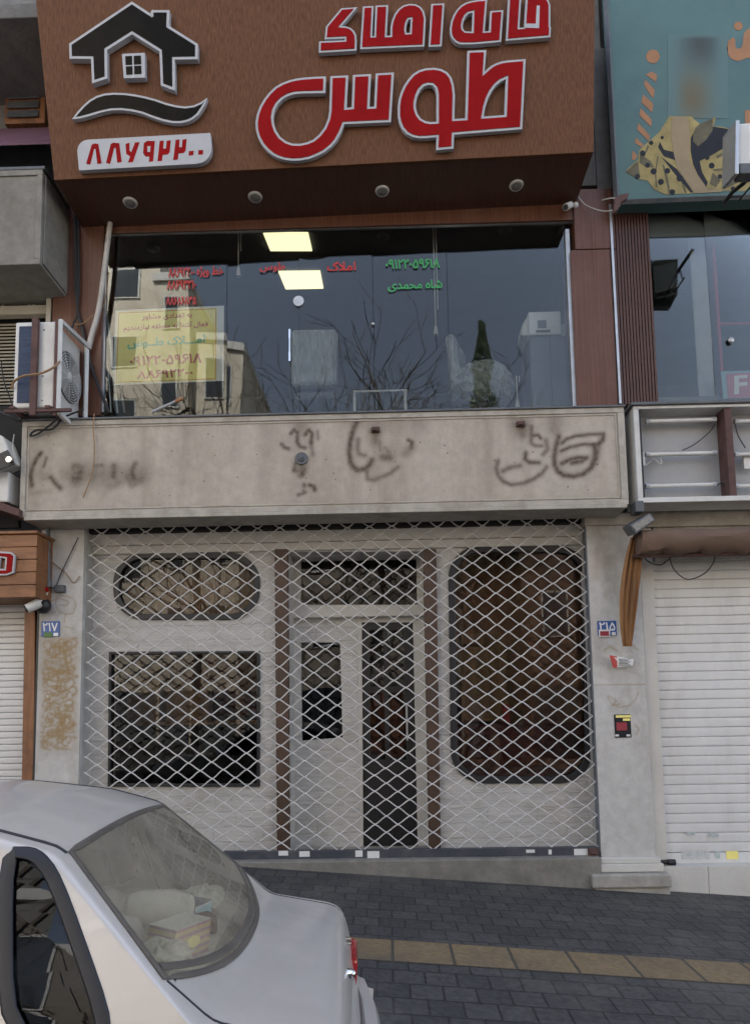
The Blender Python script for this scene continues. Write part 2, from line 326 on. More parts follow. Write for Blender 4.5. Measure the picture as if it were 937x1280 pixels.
def dup(o, delta, label=None, parent=None):
    c = o.copy(); C.objects.link(c)
    if parent is not None: c.parent = parent
    else: c.location = o.location+Vector(delta)
    ORG[c.name] = ORG[o.name]+Vector(delta)
    if label: c['label'] = label
    for ch in list(o.children):
        dup(ch, (0, 0, 0), None, c)
    return c
def pxl(pts, s, o): return [(o[0]+x/s, o[1]+y/s) for x, y in pts]
def off(loop, d):
    """inset a pixel loop by d (towards its inside)"""
    n = len(loop); A = sum(loop[i][0]*loop[(i+1) % n][1]-loop[(i+1) % n][0]*loop[i][1] for i in range(n)); sg = 1 if A > 0 else -1
    out = []
    for i in range(n):
        p, q, r = loop[i-1], loop[i], loop[(i+1) % n]
        a = Vector((q[0]-p[0], q[1]-p[1])); b = Vector((r[0]-q[0], r[1]-q[1]))
        if a.length < 1e-6 or b.length < 1e-6: out.append(q); continue
        a.normalize(); b.normalize(); na = Vector((-a.y, a.x))*sg; nb = Vector((-b.y, b.x))*sg
        m = na+nb; l = m.length
        if l < .35: m = na; k = 1
        else: m /= l; k = min(1/max(m.dot(na), .4), 2.2)
        out.append((q[0]+m.x*d*k, q[1]+m.y*d*k))
    return out
def rrect(x0, y0, x1, y1, r, n=8, r2=None):
    pts = []
    for cx, cy, a0, rr in ((x1-r, y0+r, -90, r), (x1-r, y1-r, 0, r), (x0+r, y1-r, 90, r), (x0+r, y0+r, 180, r)):
        for i in range(n+1):
            a = R(a0+90*i/n); pts.append((cx+rr*math.cos(a), cy+rr*math.sin(a)))
    return pts
def PW(loop, Y): return [W(x, y, Y) for x, y in loop]
def prect(mb, x0, y0, x1, y1, Y, t, mi=0):
    """a pixel rectangle at depth plane Y becomes an upright box reaching back by t"""
    xm, ym = (x0+x1)/2, (y0+y1)/2
    mb.box((W(x0, ym, Y).x, Y, W(xm, y0, Y).z), (W(x1, ym, Y).x, Y+t, W(xm, y1, Y).z), mi); return mb

# ------------------------------------------------------------------ writing
FORMS = {}
def _af(ch, base, n): FORMS[ch] = (base, n)
for ch, b, n in (('ا', 0xFE8D, 2), ('آ', 0xFE81, 2), ('ب', 0xFE8F, 4), ('ت', 0xFE95, 4), ('ح', 0xFEA1, 4), ('خ', 0xFEA5, 4), ('د', 0xFEA9, 2), ('ر', 0xFEAD, 2), ('ز', 0xFEAF, 2), ('ژ', 0xFB8A, 2), ('ش', 0xFEB5, 4), ('س', 0xFEB1, 4), ('ط', 0xFEC1, 4), ('ع', 0xFEC9, 4), ('ف', 0xFED1, 4), ('ق', 0xFED5, 4), ('ک', 0xFB8E, 4), ('ل', 0xFEDD, 4), ('م', 0xFEE1, 4), ('ن', 0xFEE5, 4), ('ه', 0xFEE9, 4), ('و', 0xFEED, 2), ('ی', 0xFBFC, 4), ('ـ', 0x640, 1), ('لا', 0xFEFB, 2)):
    _af(ch, b, n)
def shape(txt):
    words = []
    for w in txt.split(' '):
        if w and '\u06f0' <= w[0] <= '\u06f9' or w.isascii(): words.append(w); continue
        g = []; i = 0
        while i < len(w):
            if w[i:i+2] == 'لا': g.append('لا'); i += 2
            else: g.append(w[i]); i += 1
        out = []
        for i, ch in enumerate(g):
            b, n = FORMS[ch]
            if ch == 'ـ': out.append(chr(b)); continue
            pj = i > 0 and (g[i-1] == 'ـ' or FORMS[g[i-1]][1] == 4)
            nj = i < len(g)-1 and n == 4
            k = (3 if nj else 1) if pj else (2 if nj else 0)
            out.append(chr(b+k))
        words.append(''.join(reversed(out)))
    return ' '.join(reversed(words))
_tc = {}
def text2d(s, bold=.012, rows=56):
    """outline of the writing, filled row by row with the non-zero rule (overlapping strokes stay solid)"""
    if (s, bold) in _tc: return _tc[s, bold]
    c = bpy.data.curves.new('writing', 'FONT'); c.body = s
    o = bpy.data.objects.new('writing', c); C.objects.link(o); bpy.context.view_layer.update()
    cu = o.to_curve(bpy.context.evaluated_depsgraph_get()); segs = []
    from mathutils.geometry import interpolate_bezier
    for sp in cu.splines:
        bp = sp.bezier_points; n = len(bp); pts = []
        for i in range(n):
            p, q = bp[i], bp[(i+1) % n]; pts += interpolate_bezier(p.co, p.handle_right, q.handle_left, q.co, 7)[:-1]
        segs += [(pts[i].x, pts[i].y, pts[(i+1) % len(pts)].x, pts[(i+1) % len(pts)].y) for i in range(len(pts))]
    o.to_curve_clear(); bpy.data.objects.remove(o); bpy.data.curves.remove(c)
    x0 = min(min(g[0], g[2]) for g in segs); x1 = max(max(g[0], g[2]) for g in segs); y0 = min(min(g[1], g[3]) for g in segs); y1 = max(max(g[1], g[3]) for g in segs)
    h = (y1-y0)/rows; R_ = []
    for k in range(rows):
        y = y0+h*(k+.5); cr = sorted((g[0]+(g[2]-g[0])*(y-g[1])/(g[3]-g[1]), 1 if g[3] > g[1] else -1) for g in segs if (g[1] > y) != (g[3] > y))
        w_ = 0; out = []; st = 0
        for x, d in cr:
            if w_ == 0: st = x
            w_ += d
            if w_ == 0: out.append((st-bold, x+bold))
        R_.append(out)
    kb = int(round(bold/h)); v = []; f = []
    for k in range(rows):
        iv = sorted(i for r_ in R_[max(0, k-kb):k+kb+1] for i in r_); mg = []
        for a_, b_ in iv:
            if mg and a_ <= mg[-1][1]: mg[-1][1] = max(mg[-1][1], b_)
            else: mg.append([a_, b_])
        for a_, b_ in mg:
            n = len(v); u0, u1, t0, t1 = (a_-x0)/(x1-x0), (b_-x0)/(x1-x0), k/rows, (k+1)/rows; v += [(u0, t0), (u1, t0), (u1, t1), (u0, t1)]; f.append((n, n+1, n+2, n+3))
    _tc[s, bold] = (v, f); return v, f
def write(mb, s, quad, fn, lift=(0, 0, 0), bold=.012, arabic=True, mi=0):
    """writing stretched over a pixel quad TL,TR,BR,BL; fn turns a pixel into a world point"""
    v, f = text2d(shape(s) if arabic else s, bold); tl, tr, br, bl = quad; out = []
    for a, b in v:
        t = (tl[0]+(tr[0]-tl[0])*a, tl[1]+(tr[1]-tl[1])*a); l = (bl[0]+(br[0]-bl[0])*a, bl[1]+(br[1]-bl[1])*a)
        out.append(fn(l[0]+(t[0]-l[0])*b, l[1]+(t[1]-l[1])*b)+Vector(lift))
    mb.add(out, f, mi); return mb
def qrect(x0, y0, x1, y1, sl=-.025):
    d = (x1-x0)*sl; return ((x0, y0), (x1, y0+d), (x1, y1+d), (x0, y1))

# ------------------------------------------------------------------ ground
SX, SY = -.074, .015
def zp(x, y): return -.134+SX*x+SY*y
GN = Vector((-SX, -SY, 1)).normalized(); GO = Vector((0, 0, zp(0, 0)))
def GP(px, py): return WP(px, py, GO, GN)
def sheet(name, x0, x1, y0, y1, dz, m, th=.06, org=(0, 0, 0)):
    mb = MB(); P = lambda x, y, d: (x, y, zp(x, y)+dz+d)
    mb.hexa([P(x0, y0, 0), P(x1, y0, 0), P(x1, y1, 0), P(x0, y1, 0)], [P(x0, y0, -th), P(x1, y0, -th), P(x1, y1, -th), P(x0, y1, -th)])
    return tag(mb.build(name, m, origin=org), kind='structure')
sheet('ground', -400, 400, -400, 400, -.40, 'ground_far', .2)
sheet('pavement', -16, 16, -3.42, .3, 0, 'paver', .3)
sheet('kerb', -16, 16, -3.57, -3.423, .006, 'kerb', .3)
sheet('road', -60, 60, -16, -3.573, -.15, 'asphalt', .2)
sheet('road_marking', -60, 60, -9.9, -9.78, -.146, 'road_paint', .003)
sheet('opposite_pavement', -60, 60, -19.95, -16.003, 0, 'paver', .35)
ty = (GP(455, 1183).y+GP(700, 1202).y+GP(920, 1220).y)/3
tac = sheet('tactile_path', -16, 16, ty-.205, ty+.205, .005, 'tactile', .004, (0, ty-.205, 0))

# ------------------------------------------------------------------ main building
zy = lambda py, Y, px=468: W(px, py, Y).z
xx = lambda px, Y, py=600: W(px, py, Y).x
bld = thing('shop_building', 'two storey shop front with brown panel cladding above and white painted stone below', 'building', (0, .3, -.4))
BX0, BX1 = -3.30, 2.50
mb = MB()
zt = zy(238, 0)
mb.box((BX0, .02, zt), (BX1, .35, 13.5))
mb.box((BX0, .35, -1), (BX0+.2, 9, 13.5)); mb.box((BX1-.2, .35, -1), (BX1, 9, 13.5)); mb.box((BX0+.2, 8.8, -1), (BX1-.2, 9, 13.5)); mb.box((BX0+.2, .35, 13.2), (BX1-.2, 8.8, 13.5))
mb.build('wall', 'concrete_dark', bld)
# upper cladding
c = MB(); prect(c, 66, 258, 128, 520, -.06, .36); c.build('cladding_panel', 'wood_red', bld, bevel=.004)
c = MB(); prect(c, 717, 312, 767, 512, -.06, .36); prect(c, 717, 236, 767, 310.8, -.06, .36); c.build('cladding_panel', 'wood_red', bld, bevel=.004)
c = MB(); prect(c, 128.5, 262, 716.5, 283, -.04, .055); c.build('window_header', 'wood_red', bld, bevel=.004)
# upper glazing
win = MB(); prect(win, 128.5, 282, 716.5, 285.5, -.012, .035); prect(win, 711, 286, 716, 515, -.02, .06); prect(win, 128.6, 286, 132, 515, -.02, .06)
winO = win.build('window', 'alu', bld)
zb_, zt_ = zy(530, 0), zy(284, 0)+.02
def pane(px0, px1, i):
    x0, x1 = xx(px0, 0, 400)+.002, xx(px1, 0, 400)-.002; t = [0, .0035, -.003, .002, -.0025, .003][i % 6]; u = [.002, -.002, .003, -.003, 0.001][i % 5]
    mb = MB(); dx = (x1-x0)*t; dz = (zt_-zb_)*u
    q0 = [(x0, -dx/2, zb_), (x1, dx/2, zb_), (x1, dx/2+dz, zt_), (x0, -dx/2+dz, zt_)]
    mb.hexa(q0, [(a, b+.008, c) for a, b, c in q0]); return mb.build('pane', 'glass', winO)
for i, (a, b) in enumerate(((132, 283.5), (283.5, 374), (374, 466.5), (466.5, 560), (560, 711))): pane(a, b, i+1)
c = MB(); p = W(373, 376, -.016); c.tube([p, p+Vector((0, .012, 0))], .058, 20); p2 = p+Vector((-.01, -.004, 0)); c.tube([p2, p2+Vector((0, .01, 0))], .026, 12); c.build('glass_lock', 'alu', winO, smooth='auto')
c = MB(); p = W(466, 405, -.016); c.sphere(p, .02); c.build('glass_bolt', 'alu', winO, smooth=True)
c = MB(); a, b = W(362, 412, -.05), W(362, 452, -.05); c.tube([a, a+(b-a)*.3], .014); c.tube([a+(b-a)*.7, b], .014); c.tube([a+(b-a)*.3, a+(b-a)*.7], .01)
for q in (a+(b-a)*.1, a+(b-a)*.9): c.tube([q, q+Vector((0, .045, 0))], .007)
c.build('door_pull', 'chrome', winO, smooth='auto')
fnw = lambda x, y: W(x, y, -.0085)
def vinyl(s, q, m, bold=.014):
    mb = MB(); write(mb, s, q, fnw, (0, -.004, 0), bold); return mb.build('lettering', m, winO)
vinyl('خط ویژه', qrect(246, 333, 279, 347, -.02), 'vinyl_red', .02); vinyl('۸۸۶۹۲۲۰۰', qrect(211, 335, 243, 346.5, -.02), 'vinyl_red', .02)
vinyl('۸۸۶۹۳۲۱۰', qrect(209, 351, 245, 362, -.02), 'vinyl_red', .02); vinyl('۸۸۶۸۶۸۳۵', qrect(208, 371.5, 245, 381.5, -.02), 'vinyl_red', .02)
vinyl('طوس', qrect(325, 329, 356, 340.5), 'vinyl_red', .025); vinyl('املاک', qrect(409, 328, 444, 339), 'vinyl_red', .025)
vinyl('۰۹۱۲۲۰۵۹۶۱۸', qrect(482, 325, 549, 336.5), 'vinyl_green', .025); vinyl('شاه محمدی', qrect(485, 351, 552, 365), 'vinyl_green', .025)
# upper room
UF, UC = 4.52, 6.95
mb = MB(); x0, x1 = BX0+.21, BX1-.21
mb.box((x0, 4.5, UF), (x1, 4.6, UC)); mb.box((x0, .1, UF-.12), (x1, 4.6, UF)); mb.box((x0, .36, UC), (x1, 4.6, UC+.1)); mb.box((x0-.005, .3, UF), (x0+.1, 4.5, UC)); mb.box((x1-.1, .3, UF), (x1+.005, 4.5, UC))
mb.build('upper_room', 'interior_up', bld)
def ceil_light(q):
    P = [WZ(x, y, UC-.01) for x, y in q]; mb = MB(); mb.prism([P], (0, 0, -.02)); mb.build('ceiling_light', 'lamp_panel', bld)
ceil_light([(329, 290), (385, 290), (390, 312), (338, 312)]); ceil_light([(348, 338.5), (400, 338), (404, 359), (357, 360)])
# ground floor wall behind the grille
YW = .20
A = PW([(96, 642), (748, 636), (756, 1082), (88, 1084)], YW)
loops = [A]
L1 = rrect(143, 692, 323, 773, 36); L2 = [(137.5, 816), (323, 815), (323, 982), (136, 982)]
L3 = rrect(561, 683, 735, 978, 40)
L3 = [(x+(y-683)/295*4, y) for x, y in L3]
LE = [(361, 690), (528, 689), (541, 1070), (363, 1070)]
for l in (L1, L2, L3, LE): loops.append(PW(l, YW))
mb = MB(); mb.prism(loops, (0, .18, 0)); mb.build('shop_wall', 'brick_white', bld)
c = MB(); prect(c, 104, 662, 736, 676, .13, .066); prect(c, 104, 677, 736, 687, .16, .036); c.build('cornice', 'white_plaster', bld, bevel=.006)
for q in ([(343, 686), (359.5, 686), (362, 1072), (346, 1072)], [(528.5, 686), (545, 686), (551, 1072), (536, 1072)]):
    c = MB(); c.prism([PW(q, .12)], (0, .075, 0)); c.build('door_post', 'brown_paint', bld, bevel=.008)
def lowwin(L, inset, yg, name='shop_window'):
    c = MB(); c.prism([PW(off(L, -1.5), YW-.03), PW(off(L, inset), YW-.03)], (0, .09, 0)); w = c.build(name, 'rubber', bld, bevel=.006)
    g = MB(); g.prism([PW(off(L, inset-1), yg)], (0, .008, 0)); g.build('glass', 'glass_low', w); return w
lowwin(L1, 6, YW+.01); lowwin(L2, 2, YW+.012); lowwin(L3, 7, YW+.01)
# what stands behind the shop windows
c = MB(); n = 13
for i in range(n):
    a, b = 138+188*i/n, 138+188*(i+1)/n; d = rnd.uniform(0, .05)
    prect(c, a, 688, b-.5, 778, .62+d, .02)
c.build('paper_lining', 'cardboard', bld)
c = MB(); nx = 90
xa, xb = xx(548, .75, 830), xx(752, .75, 830); za, zb = zy(995, .75), zy(672, .75)
for i in range(nx):
    f0 = lambda k: (xa+(xb-xa)*k/nx, .75+.012*math.sin(k*.31)+.02*math.sin(k*.13), 0)
    p, q = f0(i), f0(i+1); c.add([(p[0], p[1], za), (q[0], q[1], za), (q[0], q[1], zb), (p[0], p[1], zb), (p[0], p[1]+.01, za), (q[0], q[1]+.01, za), (q[0], q[1]+.01, zb), (p[0], p[1]+.01, zb)], [(0, 1, 2, 3), (7, 6, 5, 4)])
c.build('curtain', 'curtain_brown', bld, smooth=True)
c = MB(); prect(c, 574, 808, 634, 902, .52, .12); prect(c, 575, 792, 606, 806, .56, .1); c.build('plain_box', 'cardboard', bld, bevel=.02)  # pale blocks added for a soft shape seen in the glass
c = MB(); prect(c, 628, 880, 637, 903, .47, .04); c.build('red_spot', 'dkred_ink', bld, bevel=.01)  # added for the red spot in that shape
c = MB(); prect(c, 568, 905, 735, 990, .5, .2); c.build('counter', 'maroon', bld, bevel=.01)
# ground floor room
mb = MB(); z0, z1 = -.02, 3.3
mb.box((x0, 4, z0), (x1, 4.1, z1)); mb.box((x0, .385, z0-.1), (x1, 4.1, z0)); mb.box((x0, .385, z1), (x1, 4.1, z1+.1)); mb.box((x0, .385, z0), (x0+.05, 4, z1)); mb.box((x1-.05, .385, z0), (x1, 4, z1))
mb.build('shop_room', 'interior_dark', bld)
c = MB(); prect(c, 130, 902, 335, 906, .9, .35); prect(c, 130, 850, 200, 902, .95, .2); prect(c, 208, 862, 260, 902, 1., .2); c.build('shelf', 'cardboard', bld)
c = MB(); prect(c, 132, 800, 336, 895, 1.35, .05); c.build('backdrop', 'maroon', bld)
# entrance recess
YE = .62
c = MB(); 
c.prism([PW([(352, 768), (446, 768), (449, 1070), (352, 1070)], YE), PW([(376, 803), (425, 803), (428, 922), (377, 926)], YE)], (0, .1, 0)); c.build('entrance_panel', 'brick_white', bld)
c = MB(); prect(c, 375, 802, 429, 927, YE+.05, .006); c.build('glass', 'glass_door', bld)
c = MB(); prect(c, 352, 757, 545, 771, YE-.1, .28); c.build('transom_bar', 'white_plaster', bld, bevel=.01)
c = MB(); c.prism([PW([(352, 688), (540, 688), (540, 760), (352, 760)], YE), PW([(376, 692), (520, 692), (521, 756), (376, 756)], YE)], (0, .06, 0)); c.build('transom_frame', 'white_plaster', bld)
c = MB(); prect(c, 374, 690, 523, 757, YE+.03, .006); c.build('transom_glass', 'glass_door', bld)
c = MB(); prect(c, 374, 692, 430, 757, YE+.14, .01); prect(c, 395, 690, 500, 745, YE+.5, .02); c.build('transom_board', 'curtain_brown', bld)
c = MB()
for s in (-1, 1):
    X = xx(361, YW, 880) if s < 0 else xx(535, YW, 880)
    c.box((X-.03*(s < 0)-.0, YW+.182, -.02), (X+.03*(s > 0), YE+.1, zy(686, YW)))
c.box((xx(361, YW), YW+.182, zy(689, YW)), (xx(530, YW), YE+.1, zy(689, YW)+.05)); c.build('entrance_reveal', 'white_plaster', bld)
c = MB(); c.box((xx(361, YW), YW-.03, -.05), (xx(538, YW), YE+.4, .0)); c.build('door_step', 'concrete', bld, bevel=.01)
# door
YD = YE+.02
c = MB(); c.prism([PW([(446, 771), (530, 771), (538, 1068), (449, 1068)], YD-.02), PW([(452, 778), (516, 778), (522, 1060), (454, 1060)], YD-.02)], (0, .08, 0)); c.build('door_frame', 'white_plaster', bld, bevel=.005)
c = MB(); c.prism([PW([(452.5, 778), (515.5, 778), (521.5, 1060), (454.5, 1060)], YD), PW([(462, 788), (504, 788), (508, 950), (463, 950)], YD)], (0, .045, 0)); door = c.build('door', 'black', bld, bevel=.006)
c = MB(); prect(c, 461, 786, 509, 952, YD+.02, .006); c.build('glass', 'glass_door', door)
c = MB(); a, b = W(508, 880, YD-.05), W(509, 925, YD-.05); c.tube([a, b], .012); c.tube([a, a+Vector((0, .05, 0))], .009); c.tube([b, b+Vector((0, .05, 0))], .009); c.build('handle', 'alu', door, smooth='auto')
c = MB(); prect(c, 460, 858, 510, 866, YD-.004, .01); prect(c, 480, 788, 486, 950, YD-.006, .01); c.build('glazing_bar', 'black', door)
c = MB()
for q in ((467, 835, 476, 848), (478, 832, 486, 846), (467, 868, 475, 882), (478, 866, 485, 880)): c = MB(); prect(c, *q, YD+.032, .002); c.build('notice', 'paper_white', door)
# low step under the grille
c = MB(); c.box((BX0+.32, -.14, -.9), (xx(746, 0, 1075), YW+.16, zy(1077, -.14)+.012)); c.build('sill', 'concrete_old', bld, bevel=.015)
# recess ceiling above the grille
c = MB(); c.box((BX0+.25, -.02, zy(646, -.02)), (BX1-.02, YW+.2, zy(634, -.02))); c.build('lintel', 'brown_paint', bld)
c = MB(); prect(c, 108, 640, 733, 660, .06, .135); c.build('recess_shade', 'interior_dark', bld)  # dark strip standing in for the shade in the recess above the grille
c = MB(); c.box((BX0, .25, zy(640, 0)), (BX1, .36, UF-.13)); c.build('floor_band', 'concrete_dark', bld)

# pillars
def stained_panel(name, px, Y, t, m, strokes, parent=None, res=.0085, top=None, origin=None, extra=None):
    """front face as a fine grid carrying the 'stain' attribute, with a body behind"""
    (xa, za), (xb, zb) = px
    nx, nz = int((xb-xa)/res), int((zb-za)/res); X = np.linspace(xa, xb, nx+1); Z = np.linspace(za, zb, nz+1)
    gx, gz = np.meshgrid(X, Z); s = np.zeros_like(gx)
    for pts, w, a in strokes:
        d = np.full_like(gx, 9.)
        for (p, q) in zip(pts[:-1], pts[1:]):
            vx, vz = q[0]-p[0], q[1]-p[1]; L = vx*vx+vz*vz+1e-12
            t_ = np.clip(((gx-p[0])*vx+(gz-p[1])*vz)/L, 0, 1); d = np.minimum(d, np.hypot(gx-p[0]-t_*vx, gz-p[1]-t_*vz))
        s = 1-(1-s)*(1-a*np.exp(-(d/w)**2))
    if extra is not None: s = 1-(1-s)*(1-extra(gx, gz))
    mb = MB(); W_ = nx+1
    mb.v = [Vector((a, Y, b)) for a, b in zip(gx.ravel(), gz.ravel())]
    for j in range(nz):
        for i in range(nx): mb.f.append((j*W_+i, j*W_+i+1, (j+1)*W_+i+1, (j+1)*W_+i))
    mb.m = [0]*len(mb.f); n0 = len(mb.v)
    k = [0, nx, nz*W_+nx, nz*W_]
    rim = list(range(0, nx+1))+[j*W_+nx for j in range(1, nz+1)]+[nz*W_+i for i in range(nx-1, -1, -1)]+[j*W_ for j in range(nz-1, 0, -1)]
    back = [Vector((mb.v[i].x, Y+t, mb.v[i].z)) for i in rim]; mb.v += back; m_ = len(rim)
    for i in range(m_):
        mb.f.append((rim[i], n0+i, n0+(i+1) % m_, rim[(i+1) % m_])); mb.m.append(0)
    mb.f.append(tuple(n0+i for i in reversed(range(m_)))); mb.m.append(0)
    o = mb.build(name, m, parent, origin=origin, fixn=False)
    at = o.data.attributes.new('stain', 'FLOAT', 'POINT'); vals = np.concatenate([s.ravel(), np.zeros(m_)]).astype(np.float32); at.data.foreach_set('value', vals)
    return o
def wig(n, amp, f, x0, x1, z0, z1):
    out = []; ph = rnd.uniform(0, 6)
    for i in range(n):
        t = i/(n-1); out.append((x0+(x1-x0)*(.5+.5*math.sin(f*t*6.28+ph))+rnd.uniform(-amp, amp), z0+(z1-z0)*t+rnd.uniform(-amp, amp)))
    return out
YP = -.05
# left pillar: glue scrawl
xl0, xl1 = xx(47, YP, 860), xx(101, YP, 860)
gx0, gx1 = xx(51, YP, 860), xx(97, YP, 860); gz0, gz1 = zy(942, YP, 70), zy(797, YP, 70)
st = []
for k in range(170):
    a_, b_ = rnd.uniform(.015, .05), rnd.uniform(.012, .045); cx_, cz_ = rnd.uniform(gx0+.045, gx1-.045), rnd.uniform(gz0+.05, gz1-.05); t0, t1 = rnd.uniform(0, 6), rnd.uniform(2.2, 6); st.append(([(cx_+a_*math.cos(t0+t1*i/9)+.004*math.sin(i*2.1), cz_+b_*math.sin(t0+t1*i/9)) for i in range(10)], rnd.uniform(.005, .011), rnd.uniform(.45, .85)))
for k in range(2): st.append((wig(60, .02, rnd.uniform(2, 4), gx0+.04, gx1-.03, gz0+.02, gz1), .010, .6))
for k in range(4):
    z = gz0+rnd.uniform(0, 1)*(gz1-gz0); st.append(([(gx0+.02, z), ((gx0+gx1)/2, z+rnd.uniform(-.05, .05)), (gx1, z+rnd.uniform(-.08, .08))], .012, .6))
st.append(([(gx0+.03, gz0+.05), (gx0+.03, gz1-.03), (gx1-.03, gz1-.02), (gx1-.02, gz0+.05)], .03, .3))
st.append(([((gx0+gx1)/2, gz0+.15), ((gx0+gx1)/2, gz1-.12)], .16, .32))
def q2(pts, Y): return [(W(x, y, Y).x, W(x, y, Y).z) for x, y in pts]
for l in ([(71, 746), (82, 745), (92, 748), (95, 756), (92, 766), (83, 768), (74, 765), (70, 755), (71, 746)], [(62, 752), (75, 748), (86, 752), (84, 757), (74, 756)], [(64, 762), (66, 767), (70, 764)], [(82, 768), (81, 778)], [(80, 783), (92, 786)]): st.append((q2(l, YP), .007, .6))
stained_panel('pillar', ((xl0, -1.0), (xl1, zy(655, YP, 70))), YP, .3, 'stone_pillar', st, bld, .009)
# right pillar
xr0, xr1 = xx(739, YP, 860)+.02, xx(811, YP, 860)-.03
st = []
for l in ([(756, 812), (762, 808), (770, 813)], [(788, 805), (796, 812)]): st.append((q2(l, YP), .015, .5))
for l in ([(759, 872), (764, 880), (774, 884), (786, 882), (794, 874), (797, 866)], [(760, 870), (770, 876), (764, 882), (774, 880)], [(794, 906), (798, 912), (795, 918)]): st.append((q2(l, YP), .008, .55))
st.append((q2([(742, 856), (808, 855)], YP), .004, .9)); st.append((q2([(745, 690), (744, 720)], YP), .05, .25)); st.append((q2([(760, 735), (758, 745)], YP), .03, .25))
stained_panel('pillar', ((xr0, -.05), (xr1, zy(657, YP, 770))), YP, .3, 'stone_pillar', st, bld, .009)
c = MB(); X0, X1 = xx(749, -.1, 1080), xx(829, -.1, 1080)
c.box((X0, -.11, zy(1090, -.1, 790)), (X1, .25, zy(1080, -.1, 790))); c.box((X0+.02, -.085, zy(1080, -.1, 790)+.001), (X1-.02, .25, zy(1073, -.1, 790))); c.build('pillar_base', 'white_plaster', bld, bevel=.008)
c = MB(); X0, X1 = xx(740, -.18, 1105), xx(839, -.18, 1105); c.box((X0, -.19, zy(1110, -.18, 790)), (X1, .25, zy(1090.3, -.1, 790)-.002)); c.box((X0+.03, -.16, -1), (X1-.005, .25, zy(1110, -.18, 790)-.001)); c.build('plinth', 'concrete', bld, bevel=.015)
c = MB(); prect(c, 730, 641, 802, 656, -.07, .35); c.build('pillar_capital', 'stone_trim', bld, bevel=.006)

# ------------------------------------------------------------------ sign board
Yb = -.70
B0, B1 = W(68, 225, Yb), W(741.5, 190, Yb); T0 = W(45, 0, -.98)
sn = (B1-B0).cross(T0-B0).normalized()
if sn.y > 0: sn = -sn
fs = lambda x, y: WP(x, y, B0, sn)
sign = thing('shop_signboard', 'large brown wood grain signboard with red raised lettering and a house emblem', 'signboard', (0, -.4, zy(270, -.05)))
e_up = (T0-B0).normalized(); T1 = fs(742.5, 0)
T0e = T0+(T0-B0)*.35; T1e = T1+(T1-B1)*.35
bk = lambda p: Vector((p.x, -.0, p.z))
c = MB(); c.hexa([B0, B1, T1e, T0e], [p-sn*.04 for p in (B0, B1, T1e, T0e)]); c.build('face_panel', 'wood', sign, bevel=.003)
zi = zy(268, -.05); zi0 = zi+(B0.z-B1.z)/2; zi1 = zi-(B0.z-B1.z)/2
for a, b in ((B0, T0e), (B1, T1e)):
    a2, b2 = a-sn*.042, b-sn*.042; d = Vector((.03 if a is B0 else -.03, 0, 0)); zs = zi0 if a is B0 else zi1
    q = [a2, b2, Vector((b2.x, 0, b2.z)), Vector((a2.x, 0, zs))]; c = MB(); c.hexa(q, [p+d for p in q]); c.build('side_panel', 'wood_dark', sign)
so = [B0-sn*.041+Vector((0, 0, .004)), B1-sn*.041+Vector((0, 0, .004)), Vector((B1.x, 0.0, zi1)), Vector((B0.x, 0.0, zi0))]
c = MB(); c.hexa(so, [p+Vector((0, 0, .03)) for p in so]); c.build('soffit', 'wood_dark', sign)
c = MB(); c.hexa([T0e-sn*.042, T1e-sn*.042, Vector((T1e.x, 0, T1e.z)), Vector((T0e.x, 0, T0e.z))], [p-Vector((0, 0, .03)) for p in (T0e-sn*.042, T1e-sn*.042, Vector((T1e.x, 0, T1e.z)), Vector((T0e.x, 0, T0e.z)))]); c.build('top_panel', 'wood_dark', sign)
# downlights in the soffit
son = (so[1]-so[0]).cross(so[3]-so[0]).normalized()
if son.z > 0: son = -son
for x, y in ((163, 253), (319, 246), (477.5, 238.5), (645, 231.5)):
    p = WP(x, y, so[0], son)
    c = MB(); c.tube([p, p+son*.016], [.075, .066], 20); o = c.build('downlight', 'white_metal', sign, smooth='auto')
    c = MB(); c.tube([p+son*.0165, p+son*.022], [.055, .045], 18); c.build('lens', 'downlight', o, smooth='auto')
def slab(name, loops, h0, h1, m, parent):
    mb = MB(); mb.prism([[fs(x, y)+sn*h1 for x, y in l] for l in loops], -sn*(h1-h0)); return mb.build(name, m, parent)
def letter(outer, holes, red=3.0):
    o = slab('letter', [outer]+holes, .012, .06, 'white_acrylic', sign)
    slab('letter_face', [off(outer, red)]+[off(h, -red) for h in holes], .0605, .066, 'red_acrylic', o); return o
z1 = lambda p: pxl(p, 4.685, (310, 60)); z2 = lambda p: pxl(p, 4.685, (480, 60)); z3 = lambda p: pxl(p, 5.856, (390, 0)); z4 = lambda p: pxl(p, 5.856, (540, 0)); z5 = lambda p: pxl(p, 4.685, (80, 0)); z6 = lambda p: pxl(p, 4.685, (90, 150))
letter(z1([(458, 193), (395, 195), (330, 200), (285, 206), (245, 216), (205, 231), (165, 254), (130, 287), (100, 325), (75, 368), (58, 415), (50, 460), (53, 505), (64, 545), (85, 585), (115, 622), (150, 650), (185, 667), (225, 678), (270, 683), (315, 680), (360, 672), (405, 655), (450, 632), (490, 600), (520, 565), (545, 520), (565, 470), (835, 458), (853, 170), (747, 176), (738, 368), (711, 370), (720, 179), (615, 185), (608, 372), (578, 375), (588, 187), (484, 192), (481, 300), (478, 395), (470, 440), (450, 490), (420, 530), (385, 560), (350, 575), (310, 584), (265, 583), (228, 570), (195, 545), (172, 510), (158, 470), (153, 430), (160, 390), (178, 355), (205, 327), (240, 306), (280, 295), (320, 292), (455, 289)]), [])
